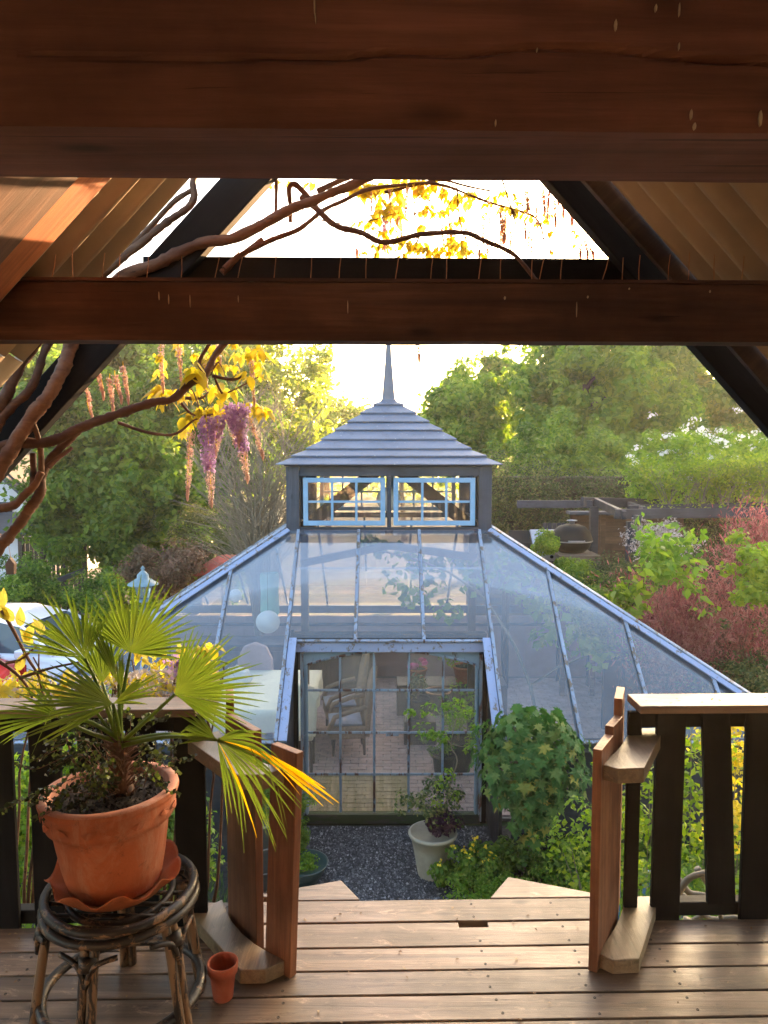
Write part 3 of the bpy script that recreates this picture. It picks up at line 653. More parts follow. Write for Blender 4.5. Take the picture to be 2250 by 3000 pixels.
for i in range(len(bx) - 1):
    a, b = bx[i] + .004, bx[i + 1] - .004
    central = abs(a + b) / 2 < 1.2
    if central:
        y0 = 8.10
        pane([FP(a, y0, .006), FP(b, y0, .006), FP(b, 8.87, .006), FP(a, 8.87, .006)], nF, 'gl_dusty')
        pane([FP(a, 8.85, 0), FP(b, 8.85, 0), FP(b, YT, 0), FP(a, YT, 0)], nF, 'gl_mid')
    else:
        s = 1 if a > 0 else -1
        lo, hi_ = (abs(a), abs(b)) if s > 0 else (abs(b), abs(a))
        pl = [(lo, YF), (hi_, YF), (hi_, yh(hi_))]
        if lo < CH < hi_: pl += [(CH, YT)]
        pl += [(lo, yh(lo))]
        q = [FP(s * x, y, 0) for x, y in pl]
        if s < 0: q.reverse()
        pane(q, nF, 'gl_dusty')
    # rear slope
    s = 1 if a + b > 0 else -1
    lo, hi_ = (abs(a), abs(b)) if s > 0 else (abs(b), abs(a))
    if central: pl = [(a, YF), (b, YF), (b, YT), (a, YT)]
    else:
        pl = [(lo, YF), (hi_, YF), (hi_, yh(hi_))] + ([(CH, YT)] if lo < CH < hi_ else []) + [(lo, yh(lo))]; pl = [(s * x, y) for x, y in pl]
        if s < 0: pl.reverse()
    q = [mirror_rear(FP(x, y)) for x, y in pl]; q.reverse()
    MB().prism(q, Vector((0, -nF.y, nF.z)) * .004).build('pane', 'gl_clean', gh)
for i, x in enumerate(bx[1:-1]):
    ax = abs(x); y0 = YF - .03 if ax > .5 else 8.06
    p, q = FP(x, y0, .022), FP(x, yh(ax) - .01, .022)
    MB().bar(p, q, .034, .026, nF).build('glazing_bar', 'bar', gh, bevel=.003)
    MB().bar(FP(x, y0 + .05, -.03), FP(x, yh(ax) - .01, -.03), .045, .055, nF).build('glazing_rafter', 'cupx', gh)
    n_ = 5 if ax < 1.2 else 4            # screw heads on the caps
    for k in range(n_):
        y = y0 + .1 + (yh(ax) - y0 - .2) * k / (n_ - 1); c = FP(x, y, .036)
        MB().lathe([(.005, 0), (.005, .002), (.0, .004)], c, 6).build('screw', 'iron', gh)
    if ax < .5: MB().bar(FP(x, y0 - .005, .02), FP(x, y0 + .012, .02), .022, .035, nF).build('bar_end_clip', 'iron', gh)
    MB().bar(mirror_rear(p), mirror_rear(q), .034, .05, (0, 1, 1)).build('glazing_bar', 'bar', gh)
# side slopes
sl_ = (ZC - ZE) / (HW - CH)
for s in (-1, 1):
    nS = Vector((s * sl_, 0, 1)).normalized()
    def SP(ax, y, off=0): return Vector((X0 + s * ax, y, ZE + (HW - ax) * sl_)) + nS * off
    def xh(y):
        d = y - YF if y < YT else (YR - y if y > YB else 99)
        return max(CH, HW - d * (HW - CH) / (YT - YF))
    by = [YF + (YR - YF) * k / 9 for k in range(10)]
    for k in range(9):
        a, b = by[k] + .004, by[k + 1] - .004
        pl = [(HW, a), (HW, b), (xh(b), b)]
        for yk in (YB, YT):
            if a < yk < b: pl.append((CH, yk))
        pl.append((xh(a), a))
        q = [SP(x, y) for x, y in pl]
        if s < 0: q.reverse()
        MB().prism(q, nS * .004).build('pane', 'gl_mid', gh)
    for y in by[1:-1]:
        MB().bar(SP(HW + .03, y, .022), SP(xh(y), y, .022), .04, .03, nS).build('glazing_bar', 'bar', gh)
    # hips: cap board and the lead strip beside it
    for yy0, yy1 in ((YF, YT), (YR, YB)):
        a = Vector((X0 + s * HW, yy0, ZE)); b = Vector((X0 + s * CH, yy1, ZC)); up = (nS + Vector((0, nF.y if yy0 == YF else -nF.y, nF.z))).normalized()
        d = (b - a).normalized(); sd = d.cross(up).normalized()
        if sd.y > 0: sd = -sd
        if yy0 == YR: sd = -sd
        MB().bar(a + up * .040, b + up * .040, .05, .03, up).build('hip_cap', 'bar', gh, bevel=.004)
        MB().bar(a + up * .020 + sd * .055, b + up * .020 + sd * .055, .058, .02, nF if yy0 == YF else up).build('hip_board', 'barblue', gh, bevel=.003)
        MB().bar(a + up * .020 - sd * .05, b + up * .020 - sd * .05, .05, .024, up).build('hip_board', 'bar', gh, bevel=.003)
        MB().bar(a - up * .06, b - up * .06, .06, .10, up).build('hip_rafter', 'cupx', gh)
    # side eave
    MB().box((X0 + s * (HW - .04) - .05, YF + .05, ZE - .16), (X0 + s * (HW - .04) + .05, YR - .05, ZE - .02)).build('wall_plate', 'cupx', gh)
    for k in range(9):
        x = X0 + s * (HW - .12); z = .02 + k * .135
        MB().prism([(x, YF + .2, z), (x + s * .028, YF + .2, z), (x + s * .006, YF + .2, z + .15), (x, YF + .2, z + .15)], (0, YR - YF - .4, 0)).build('weatherboard', 'wboard', gh)
# eave plates and walls, front and rear
for a, b in ((-HW, -1.0995), (1.0995, HW)):
    MB().box((X0 + a, YF + .02, ZE - .14), (X0 + b, YF + .10, ZE - .025)).build('wall_plate', 'cupx', gh)
    MB().bar(FP(a, YF - .02, -.012), FP(b, YF - .02, -.012), .03, .022, nF).build('eave_strip', 'bar', gh)
    for k in range(9):
        z = .02 + k * .135; y = YF + .17
        MB().prism([(X0 + a + .1, y, z), (X0 + a + .1, y - .028, z), (X0 + a + .1, y - .006, z + .15), (X0 + a + .1, y, z + .15)], (b - a - .12, 0, 0)).build('weatherboard', 'wboard', gh)
MB().box((X0 - HW, YR - .10, ZE - .16), (X0 + HW, YR - .02, ZE - .025)).build('wall_plate', 'cupx', gh)
MB().box((X0 - HW + .1, YR - .17, 0), (X0 + HW - .1, YR - .11, ZE - .2)).build('rear_wall', 'pinkblind', gh)
for k in range(13):
    x = X0 - 3.9 + k * .64
    MB().box((x, YR - .19, 0), (x + .035, YR - .172, ZE - .2)).build('wall_batten', 'pinkblind', gh)
MB().box((X0 - HW + .1, YR - .22, .95), (X0 + HW - .1, YR - .195, 1.0)).build('shelf_edge', 'cupx', gh)
# head of the doorway notch
MB().box((X0 - 1.10, 8.12, 1.93), (X0 + 1.10, 8.17, 2.045)).build('head_beam', 'barblue', gh, bevel=.003)
MB().bar(FP(-1.11, 8.085, -.012), FP(1.11, 8.085, -.012), .03, .02, nF).build('eave_strip', 'bar', gh)
MB().box((X0 - 1.05, 8.175, 1.955), (X0 + 1.05, 8.33, 2.11)).build('lintel', 'black', gh)
for s in (-1, 1):
    xo = X0 + s * 1.075
    q = [(xo, YF + .15, 0), (xo, 8.30, 0), (xo, 8.30, zf(8.30) - .12), (xo, YF + .15, zf(YF + .15) - .08)]
    MB().prism(q if s < 0 else q[::-1], (.03, 0, 0)).build('cheek_wall', 'wboard', gh)
    a, b = FP(s * 1.035, YF - .02, .0), FP(s * 1.035, 8.10, .0)
    MB().bar(a, b, .085, .04, nF).build('sloping_jamb_board', 'barblue', gh, bevel=.004)
    MB().box((X0 + s * 1.03 - .03, 8.19, 0), (X0 + s * 1.03 + .03, 8.27, 1.93)).build('door_post', 'black', gh)
# cast iron arched window used as the door: 5 x 4 panes
YW = 8.2
win = MB()
xl, xr = -.87, 1.03
arch = lambda x: 1.925 - .155 * ((x - .08) / .93) ** 2
colx = [at(p, 2000, YW).x for p in (901, 996.5, 1096, 1197.6, 1298, 1393)]
rowz = [.107, .548, 1.017, 1.489, 1.93]
n = 24; top = [(xl + .0 + (xr - xl) * i / n) for i in range(n + 1)]
lower = [(x, YW, arch(x)) for x in [colx[0] + (colx[5] - colx[0]) * i / n for i in range(n + 1)]]
head = MB().prism([(xl, YW, 1.955)] + [(xl, YW, arch(colx[0]) - .02), (colx[0], YW, arch(colx[0]) - .02)] + lower + [(colx[5], YW, arch(colx[5]) - .02), (xr, YW, arch(colx[5]) - .02), (xr, YW, 1.955)], (0, .06, 0))
door = head.build('arched_window_frame', 'frame', gh, bevel=.003)
MB().box((xl, YW, .08), (colx[0], YW + .06, arch(colx[0]) - .022)).build('stile', 'frame', door, bevel=.003)
MB().box((colx[5], YW, .08), (xr, YW + .06, arch(colx[5]) - .022)).build('stile', 'frame', door, bevel=.003)
for xx in (colx[0] - .012, colx[5] + .012):
    MB().box((xx - .010, YW - .02, .1), (xx + .010, YW - .002, arch(colx[0]) - .05)).build('rebate_bead', 'frame', door)
for xx in (xl - .02, xr + .02):
    MB().box((xx - .018, YW - .03, .02), (xx + .018, YW + .03, 1.90)).build('hanging_stile', 'iron', door, bevel=.003)
for zz in (1.60, .98, .35):
    for xx in (colx[0] - .045, colx[5] + .045): MB().box((xx - .03, YW - .012, zz - .02), (xx + .03, YW - .001, zz + .02)).build('hinge_plate', 'iron', door, bevel=.002)
MB().prism([(xl - .02, YW - .03, -.0), (xr + .02, YW - .03, 0), (xr + .02, YW - .03, .10), (xl - .02, YW - .03, .10)], (0, .10, 0)).build('plinth_board', 'sill', door, bevel=.003)
m = MB().tube([(x, YW - .004, arch(x) - .002) for x in [colx[0] + (colx[5] - colx[0]) * i / 30 for i in range(31)]], .015, 6); m.build('arched_bead', 'iron', door)
for i in range(1, 5):
    x = colx[i]; m = MB(); zt = arch(x)
    for k in range(4):
        z0, z1 = rowz[k], (rowz[k + 1] if k < 3 else zt)
        MB().box((x - .013, YW - .010, z0 + .012), (x + .013, YW + .014, z1 - .012)).build('vertical_bar', 'iron', door, bevel=.002)
for k in (1, 2, 3):
    MB().box((colx[0], YW - .006, rowz[k] - .012), (colx[5], YW + .012, rowz[k] + .012)).build('cross_bar', 'iron', door, bevel=.002)
    for i in range(1, 5): MB().lathe([(.0, -.016), (.022, -.010), (.024, 0), (.022, .012), (0, .016)], (0, 0, 0), 10).xf(lambda v, i=i, k=k: Vector((colx[i] + v.x, YW + v.z * .9, rowz[k] + v.y))).build('boss', 'iron', door)
MB().box((.02, YW - .03, .985), (.16, YW - .008, 1.035)).build('latch', 'iron', door, bevel=.003)
for i in range(5):
    for k in range(4):
        a, b = colx[i] + .006, colx[i + 1] - .006; z0, z1 = rowz[k] + .006, rowz[k + 1] - .006
        if k < 3: q = [(a, YW + .004, z0), (b, YW + .004, z0), (b, YW + .004, z1), (a, YW + .004, z1)]
        else:
            xs_ = [b - (b - a) * j / 6 for j in range(7)]
            q = [(a, YW + .004, z0), (b, YW + .004, z0)] + [(x, YW + .004, arch(x) - .004) for x in xs_]
        MB().prism(q, (0, .004, 0)).build('pane', 'gl_algae' if k == 0 and i < 3 else 'gl_door', door)

# cupola
cb = 3.085
def rot4(k, p):     # quarter turns about the cupola axis
    x, y = p[0] - X0, p[1] - YCN
    for _ in range(k): x, y = -y, x
    return Vector((x + X0, y + YCN, p[2]))
XL, XR = X0 - CH, X0 + CH
for k in range(4):
    f = lambda v, k=k: rot4(k, v)
    MB().box((XL - .004, YT - .004, cb), (XL + .155, YT + .155, 3.90)).xf(f).build('corner_post', 'cup', gh, bevel=.004)
    MB().box((XL + .157, YT + .01, cb), (XR - .006, YT + .08, cb + .075)).xf(f).build('bottom_rail', 'cupx', gh, bevel=.003)
    MB().box((XL + .157, YT + .01, 3.785), (XR - .006, YT + .08, 3.90)).xf(f).build('head_rail', 'cupx', gh, bevel=.003)
    MB().box((X0 - .022, YT + .008, cb + .077), (X0 + .028, YT + .08, 3.783)).xf(f).build('mullion', 'cup', gh, bevel=.003)
    for (wx0, wx1) in ((XL + .205, X0 - .045), (X0 + .055, X0 + 1.045)):
        z0, z1 = 3.185, 3.765; fr = .058
        w = thing('window', None, None, f(((wx0 + wx1) / 2, YT - .02, z0))); 
        w.parent = gh; w.location = W[w.name] - W[gh.name]
        y0, y1 = YT - .026, YT + .008
        MB().box((wx0, y0, z0), (wx0 + fr, y1, z1)).xf(f).build('window_stile', 'blue', w, bevel=.003)
        MB().box((wx1 - fr, y0, z0), (wx1, y1, z1)).xf(f).build('window_stile', 'blue', w, bevel=.003)
        MB().box((wx0 + fr, y0 + .001, z0), (wx1 - fr, y1, z0 + fr)).xf(f).build('window_rail', 'blue', w, bevel=.003)
        MB().box((wx0 + fr, y0 + .001, z1 - fr), (wx1 - fr, y1, z1)).xf(f).build('window_rail', 'blue', w, bevel=.003)
        gw = (wx1 - wx0 - 2 * fr) / 3; zm = (z0 + z1) / 2
        for j in (1, 2): MB().box((wx0 + fr + gw * j - .014, y0 + .004, z0 + fr), (wx0 + fr + gw * j + .014, y1 - .002, z1 - fr)).xf(f).build('muntin', 'blue', w)
        MB().box((wx0 + fr, y0 + .007, zm - .013), (wx1 - fr, y1 - .004, zm + .013)).xf(f).build('muntin', 'blue', w)
        for j in range(3):
            for zz in ((z0 + fr - .003, zm), (zm, z1 - fr + .003)):
                MB().box((wx0 + fr + gw * j + .005, y1 - .012, zz[0] + .003), (wx0 + fr + gw * (j + 1) - .005, y1 - .009, zz[1] - .003)).xf(f).build('pane', 'gl_clean', w)
# stepped board roof
yy = [855, 805, 760, 702, 645, 595, 543, 490, 462]; ww = [1380, 1190, 1005, 825, 655, 495, 340, 185, 92]
hh, zz = [], []
for y_, w_ in zip(yy, ww):
    q = w_ / 2.074 / 4506; h = YCN * q / (1 + q); hh.append(h); zz.append(at(1130, 950 + y_ / 2.074, YCN - h).z)
MB().box((XL - .02, YT - .02, 3.905), (XR + .02, YB + .02, zz[0] - .002)).build('soffit_board', 'cupx', gh)
for i in range(8):
    h0, h1 = hh[i], hh[i + 1]; z0, z1 = zz[i], zz[i + 1]; th = .015
    for k in range(4):
        hi2 = h1 - .03
        q = [(X0 - h0, YCN - h0, z0), (X0 + h0, YCN - h0, z0), (X0 + hi2, YCN - hi2, z1 - th * .9), (X0 - hi2, YCN - hi2, z1 - th * .9)]
        sag = random.uniform(-.003, .003)
        MB().prism([rot4(k, p) for p in q], (0, 0, th + sag)).build('roof_board', 'slate', gh, bevel=.003)
MB().lathe([(.16, zz[8] - .02), (.135, zz[8] + .012), (.125, zz[8] + .02), (.118, zz[8] + .05), (.06, 5.35), (.012, 6.02), (0, 6.04)], (X0, YCN, 0), 4, Matrix.Rotation(R(45), 3, 'Z')).build('spire', 'spire', gh)
# braces, lamp inside the cupola
for s in (-1, 1):
    MB().bar((X0 + s * 1.22, YCN - .4, 3.0), (X0 + s * .05, YCN - .4, 3.92), .05, .17, (0, 0, 1)).build('roof_brace', 'dwood', gh)
    MB().bar((X0 + s * 1.22, YCN + .5, 3.0), (X0 + s * .05, YCN + .5, 3.92), .05, .13, (0, 0, 1)).build('roof_brace', 'dwood', gh)
    MB().box((X0 + s * 1.16 - .05, YCN - .05, 0), (X0 + s * 1.16 + .05, YCN + .05, 3.0)).build('inner_post', 'dwood', gh)
MB().bar((X0 - 1.15, 10.0, 2.62), (X0 + .0, 10.0, 2.86), .05, .10).build('inner_tie', 'black', gh)
MB().bar((X0 + .0, 10.0, 2.86), (X0 + 1.15, 10.0, 2.70), .05, .10).build('inner_tie', 'black', gh)
lamp = thing('globe_lamp', 'round globe lamp hanging inside the cupola behind the windows', 'lamp', (X0 + .0, 10.1, 3.9))
MB().lathe([(0, 3.30)] + [(.16 * math.sin(a), 3.46 - .16 * math.cos(a)) for a in [math.pi * j / 12 for j in range(1, 12)]] + [(0, 3.62)], (X0, 10.1, 0), 20).build('globe', 'paperw', lamp, True)
MB().tube([(X0, 10.1, 3.62), (X0, 10.1, 3.92)], .006, 6).build('cord', 'metalb', lamp)

# brick floor inside
floor = thing('brick_floor', None, None, (X0, 10.5, 0), kind='structure')
MB().box((X0 - 3.9, 8.27, -.02), (X0 + 3.9, 13.75, .012)).build('mortar_bed', 'mortar', floor)
bms = []
for j in range(3):
    mb = MB(); c_ = [.0, .004, .006][j]
    mb.box((-.100, -.046, 0), (.100, .046, .016))
    bb = mb.build('brick_mesh', 'pinkbrick'); bms.append(bb)
pts = []
rows = 0; y = 8.36
while y < 13.6:
    x = -3.8 + (rows % 2) * .105
    while x < 3.85:
        if y < 11.9 and -1.7 < x < 1.9 or True: pts.append((x, y))
        x += .213
    y += .104; rows += 1
pts.sort(key=lambda p: (0 if abs(p[0] - .1) < 1.55 and p[1] < 11 else 1, p[1]))
proto = bms[0]; me0 = proto.data; bpy.data.objects.remove(bms[1]); bpy.data.objects.remove(bms[2])
for v_ in me0.vertices: v_.co.z += 0
for i, (x, y) in enumerate(pts[:300]):
    o = proto if i == 0 else proto.copy()
    if i: C.objects.link(o)
    o.name = 'brick'; o.parent = floor
    o.location = Vector((X0 + x, y, .018 + random.uniform(-.003, .003))) - W[floor.name]; o.rotation_euler = (random.uniform(-.015, .015), random.uniform(-.01, .01), random.uniform(-.02, .02))
m = MB()
for x, y in pts[300:]:
    z = .012 + random.uniform(.008, .014); m.box((X0 + x - .101, y - .047, .01), (X0 + x + .101, y + .047, z))
m.build('bricks', 'pinkbrick', floor, kind='stuff')

# ------------------------------------------------------------------ things inside the glasshouse
tb = thing('dining_table', 'long table under the cream cloth inside the glasshouse', 'table', (-1.5, 10.7, 0))
MB().box((-2.3, 9.75, .70), (-.98, 11.6, .735)).build('table_top', 'dwood', tb)
for x in (-2.2, -1.08):
    for y in (9.85, 11.5): MB().box((x - .035, y - .035, .02), (x + .035, y + .035, .70)).build('leg', 'dwood', tb)
m = MB(); nx, ny = 40, 50; vs = []; fs = []
for i in range(nx + 1):
    for j in range(ny + 1):
        u = i / nx * 2.0 - 1; v = j / ny * 2 - 1; hx, hy = .66, .925
        X = u * (hx + .30); Y = v * (hy + .30); ex = max(0, abs(X) - hx - .01); ey = max(0, abs(Y) - hy - .01); e = max(ex, ey)
        x = max(-hx - .02, min(hx + .02, X)); y = max(-hy - .02, min(hy + .02, Y))
        w = math.sin((x * 9 + y * 11)) * .022 * min(1, e / .15)
        fold = .004 * max(0, 1 - abs(((Y + 5) % .31) - .155) * 60)
        if ex > ey: x += math.copysign(w + .015, X)
        elif ey > 0: y += math.copysign(w + .015, Y)
        vs.append((-1.64 + x, 10.675 + y, .742 - e + fold))
for i in range(nx):
    for j in range(ny): a = i * (ny + 1) + j; fs.append((a, a + ny + 1, a + ny + 2, a + 1))
cl = m.add(vs, fs).build('tablecloth', 'cream', None, True, label='cream cloth with fold lines draped over the glasshouse table', category='tablecloth')
def wchair(x, y, rz, lab):
    t = thing('wicker_chair', lab, 'chair', (x, y, 0), 'wicker chairs at the glasshouse table')
    Rz = Matrix.Rotation(rz, 3, 'Z'); f = lambda v: Rz @ v + Vector((x, y, 0))
    for lx, ly in ((-.2, -.2), (.2, -.2), (-.2, .22), (.2, .22)):
        MB().tube([(lx, ly, .02), (lx * .95, ly * .95, .28)], [.016, .026], 8).xf(f).build('leg', 'dwood', t)
    MB().box((-.25, -.25, .26), (.25, .25, .44)).xf(f).build('seat', 'wicker', t, bevel=.03)
    vs = []; fs = []; nn = 14
    prof = [(-.26, 0), (-.20, .2), (-.17, .45), (-.16, .62), (-.11, .78), (0, .86), (.11, .78), (.16, .62), (.17, .45), (.20, .2), (.26, 0)]
    pts_ = [(a, .22 + .10 * (h / .86) ** 1.5 + .03 * (1 - (a / .26) ** 2), .30 + h) for a, h in prof]
    MB().prism([Vector(p) for p in pts_], (0, .055, .0)).xf(f).build('backrest', 'wicker', t, bevel=.02)
    MB().tube([(p[0], p[1] + .027, p[2]) for p in pts_], .038, 8).xf(f).build('rolled_rim', 'wicker', t, True)
    for s in (-1, 1):
        MB().tube([(s * .26, .24, .70), (s * .28, .05, .66), (s * .27, -.18, .58), (s * .24, -.25, .40)], .034, 8).xf(f).build('armrest', 'wicker', t, True)
    m = MB(); n_ = 12; v2 = []; f2 = []
    for lay in (0, 1):
        for i in range(n_ + 1):
            for j in range(n_ + 1):
                u, v = i / n_ * 2 - 1, j / n_ * 2 - 1; e = (1 - u ** 4) * (1 - v ** 4); q = .5 + .5 * math.cos(u * 9) * math.cos(v * 9)
                v2.append((u * .23, v * .22 - .03, .445 + (.02 + .05 * e * (.6 + .4 * q) if lay else 0)))
    k = (n_ + 1) ** 2
    for i in range(n_):
        for j in range(n_):
            a = i * (n_ + 1) + j; f2.append((a, a + 1, a + n_ + 2, a + n_ + 1)); b = a + k; f2.append((b, b + n_ + 1, b + n_ + 2, b + 1))
    m.add(v2, f2).xf(f).build('seat_cushion', 'cushion', t, True)
    return t
wchair(-.50, 10.22, R(-84), 'wicker chair with grey quilted cushion nearest the arched door')
wchair(-.62, 11.0, R(-80), 'wicker chair further in, half hidden behind the first door bar')
cc_ = thing('covered_chair', 'chair under a cream slip cover at the near table end', 'chair', (-1.05, 9.45, 0))
MB().prism([(-1.25, 9.42, .5), (-.86, 9.42, .5), (-.84, 9.47, .95), (-.80, 9.5, 1.02), (-.88, 9.5, 1.12), (-1.0, 9.5, 1.15), (-1.25, 9.5, 1.15)], (0, .08, 0)).build('backrest_cover', 'cream', cc_, bevel=.02)
MB().box((-1.25, 9.5, .42), (-.90, 9.8, .50)).build('seat', 'cream', cc_, bevel=.02)
for lx in (-1.22, -.92):
    for ly in (9.46, 9.76): MB().tube([(lx, ly, .02), (lx, ly, .43)], .02, 8).build('leg', 'dwood', cc_)
def potted(name, lab, cat, x, y, z, r, h, pmat, lmat, spread, hgt, n, size, aspect=.5, group=None, stems=6, zfl=.6, seed=1):
    t = thing(name, lab, cat, (x, y, z), group)
    prof = [(0, .001), (r * .7, .001), (r * .74, h * .02), (r * .96, h * .86), (r * 1.06, h * .87), (r * 1.08, h), (r * .95, h), (r * .93, h * .9), (0, h * .88)]
    MB().lathe(prof, (x, y, z), 28).build('pot', pmat, t, True)
    MB().lathe([(r * .93, h * .905), (0, h * .92)], (x, y, z), 20).build('soil', 'soil', t)
    rg = np.random.default_rng(seed); m = MB()
    for k in range(stems):
        a = rg.uniform(0, 6.28); rr = rg.uniform(.2, .8) * spread
        m.tube(smoothline([(x, y, z + h * .88), (x + rr * .4 * math.cos(a), y + rr * .4 * math.sin(a), z + h + hgt * .5), (x + rr * math.cos(a), y + rr * math.sin(a), z + h + hgt * .9)], 3), .004, 5)
    m.build('stem', 'twig', t)
    cc = clumps((x, y, z + h + hgt * .5), (spread, spread, hgt * .5), max(6, n // 40), .3, .3, seed=seed)
    crown(cc, (x, y, z), 40, spread * .35, size, lmat, t, 'foliage', aspect)
    return t
ip = 'potted plants inside the glasshouse'
p = gr(1300, 2275, .02); potted('potted_plant', 'fern in a dark pot on the brick floor inside the door', 'plant', p.x, p.y, .02, .15, .30, 'metalb', 'l_mid', .28, .30, 420, .05, .4, ip, seed=2)
potted('potted_plant', 'tall green plant in a black tub behind the right door panes', 'plant', .95, 9.55, .02, .2, .42, 'metalb', 'l_bright', .34, .62, 800, .05, .5, ip, seed=3)
potted('potted_plant', 'dark leaved plant in a black pot inside right of centre', 'plant', .48, 10.6, .35, .16, .28, 'metalb', 'l_hedge', .26, .34, 420, .07, .5, ip, seed=4)
MB().box((.28, 10.4, .02), (.72, 10.8, .35)).build('plant_stand', 'dwood', None, label='low dark wooden plant stand on the brick floor', category='stand', bevel=.01)
potted('potted_plant', 'potted plant with magenta flowers at the back of the glasshouse', 'plant', .52, 11.8, .5, .15, .22, 'terra', 'f_magenta', .15, .16, 120, .06, .8, ip, seed=5)
MB().box((.2, 11.6, .02), (1.9, 12.1, .5)).build('low_cabinet', 'dwood', None, label='low dark cabinet that carries the magenta flowers', category='cabinet', bevel=.01)
potted('potted_plant', 'leafy plant in a terracotta pot on the dark cabinet', 'plant', 1.25, 11.8, .5, .17, .26, 'terra', 'l_bright', .35, .5, 700, .06, .5, ip, seed=6)
MB().tube([(.72 + .17 * math.cos(a), 10.0 + .17 * math.sin(a), .92) for a in [6.2832 * j / 24 for j in range(25)]], .010, 6).build('wire_hoop', 'wire', None, label='pale wire plant hoop behind the fourth door column', category='hoop')
# hanging and standing things seen through the left roof slope
hw_ = thing('fabric_lantern', 'mint green fabric lantern hanging inside the left roof slope', 'lantern', (-1.62, 10.2, 2.4))
p = at(790, 1735, 10.3)
MB().lathe([(.12, .26), (.13, .2), (.12, 0), (.13, -.25), (.12, -.3)], p, 14).build('shade', 'greenfab', hw_, True)
MB().tube([p + Vector((0, 0, .26)), p + Vector((0, 0, .95))], .004, 5).build('cord', 'metalb', hw_)
p = at(785, 1822, 10.0)
pl_ = thing('paper_lantern', 'white round paper lantern hanging below the green one', 'lantern', p)
MB().lathe([(.002, -.15)] + [(.16 * math.sin(a), -.15 * math.cos(a)) for a in [math.pi * j / 10 for j in range(1, 10)]] + [(.002, .15)], p, 18).build('shade', 'paperw', pl_, True)
MB().tube([p + Vector((0, 0, .15)), p + Vector((0, 0, 1.0))], .003, 5).build('cord', 'metalb', pl_)
p = at(690, 1745, 11.5); q_ = thing('wall_plate_ornament', 'small pale round ornament near the left hip', 'ornament', p)
MB().lathe([(.002, -.1), (.09, -.06), (.1, .03), (.05, .09), (.002, .1)], p, 14).build('body', 'paperw', q_, True)
p = at(745, 1800, 11.6); ar = thing('armchair', 'mauve padded armchair behind the table', 'chair', (p.x, p.y, 0))
MB().prism([(p.x - .28, 11.6, .35), (p.x + .28, 11.6, .35), (p.x + .27, 11.6, .9), (p.x + .18, 11.6, 1.1), (p.x, 11.6, 1.17), (p.x - .18, 11.6, 1.1), (p.x - .27, 11.6, .9)], (0, .1, 0)).build('backrest', 'pinkblind', ar, bevel=.03)
MB().box((p.x - .28, 11.1, .3), (p.x + .28, 11.58, .47)).build('seat', 'pinkblind', ar, bevel=.03)
for lx in (-.24, .24):
    for ly in (11.15, 11.65): MB().tube([(p.x + lx, ly, .02), (p.x + lx, ly, .32)], .02, 6).build('leg', 'dwood', ar)
sb = thing('sideboard', 'long dark sideboard with white cloths along the rear glasshouse wall', 'cabinet', (-1.6, 13.2, 0))
MB().box((-3.2, 12.9, .02), (-.2, 13.5, .78)).build('body', 'dwood', sb, bevel=.01)
MB().box((-3.25, 12.86, .782), (-.15, 13.52, .82)).build('top', 'cupx', sb, bevel=.005)
for k in range(4): MB().box((-3.1 + k * .73, 12.88, .12), (-2.45 + k * .73, 12.898, .70)).build('door_panel', 'dwood', sb, bevel=.006)
for (px, py, w, h, mt, nm, lb, ct) in ((1100, 1822, .25, .10, 'red', 'folded_cloth', 'folded red cloth on the rear sideboard', 'cloth'), (690, 1850, .4, .25, 'paperw', 'crumpled_paper', 'crumpled white paper on the table end', 'paper')):
    p = at(px, py, 13.0 if ct == 'cloth' else 10.9); m = MB().lathe([(w * .5, 0), (w * .55, h * .3), (w * .4, h * .8), (0, h)], (p.x, p.y, .82 if ct == 'cloth' else .745), 12, fn=lambda a, i: (.03 * math.sin(a * 3 + i), .02 * math.sin(a * 5)))
    m.build(nm, mt, None, label=lb, category=ct)
# grape vine trained under the glass at the right
vine = thing('grape_vine', 'green vine trained under the right roof slope inside the glasshouse', 'vine', (1.6, 9.6, 0))
limb([(1.9, 9.2, .02), (1.8, 9.3, 1.2), (1.3, 9.7, 2.2), (.5, 10.0, 2.65), (-.2, 10.3, 2.75)], .025, .01, .03).build('stem', 'twig', vine, True)
limb([(1.8, 9.3, 1.2), (2.4, 9.2, 1.6), (3.0, 9.4, 1.6)], .018, .008, .03).build('stem', 'twig', vine, True)
cc = np.array([list(at(px, py, yy_)) for px, py, yy_ in ((1120, 1600, 10.2), (1180, 1630, 10.2), (1230, 1660, 10.1), (1270, 1700, 10.1), (1290, 1640, 10.3), (1360, 1650, 10.2), (1080, 1590, 10.4), (1500, 1720, 9.7), (1560, 1760, 9.6), (1600, 1800, 9.5), (1530, 1690, 9.9), (1650, 1840, 9.3), (1700, 1890, 9.2), (1480, 1660, 10), (1400, 1700, 10), (1750, 1930, 9), (1220, 1750, 10), (1310, 1790, 10), (1590, 1870, 9.3), (1160, 1690, 10.4))])
crown(cc, (0, 0, 0), 26, .26, .13, 'l_mid', vine, 'foliage', .85)

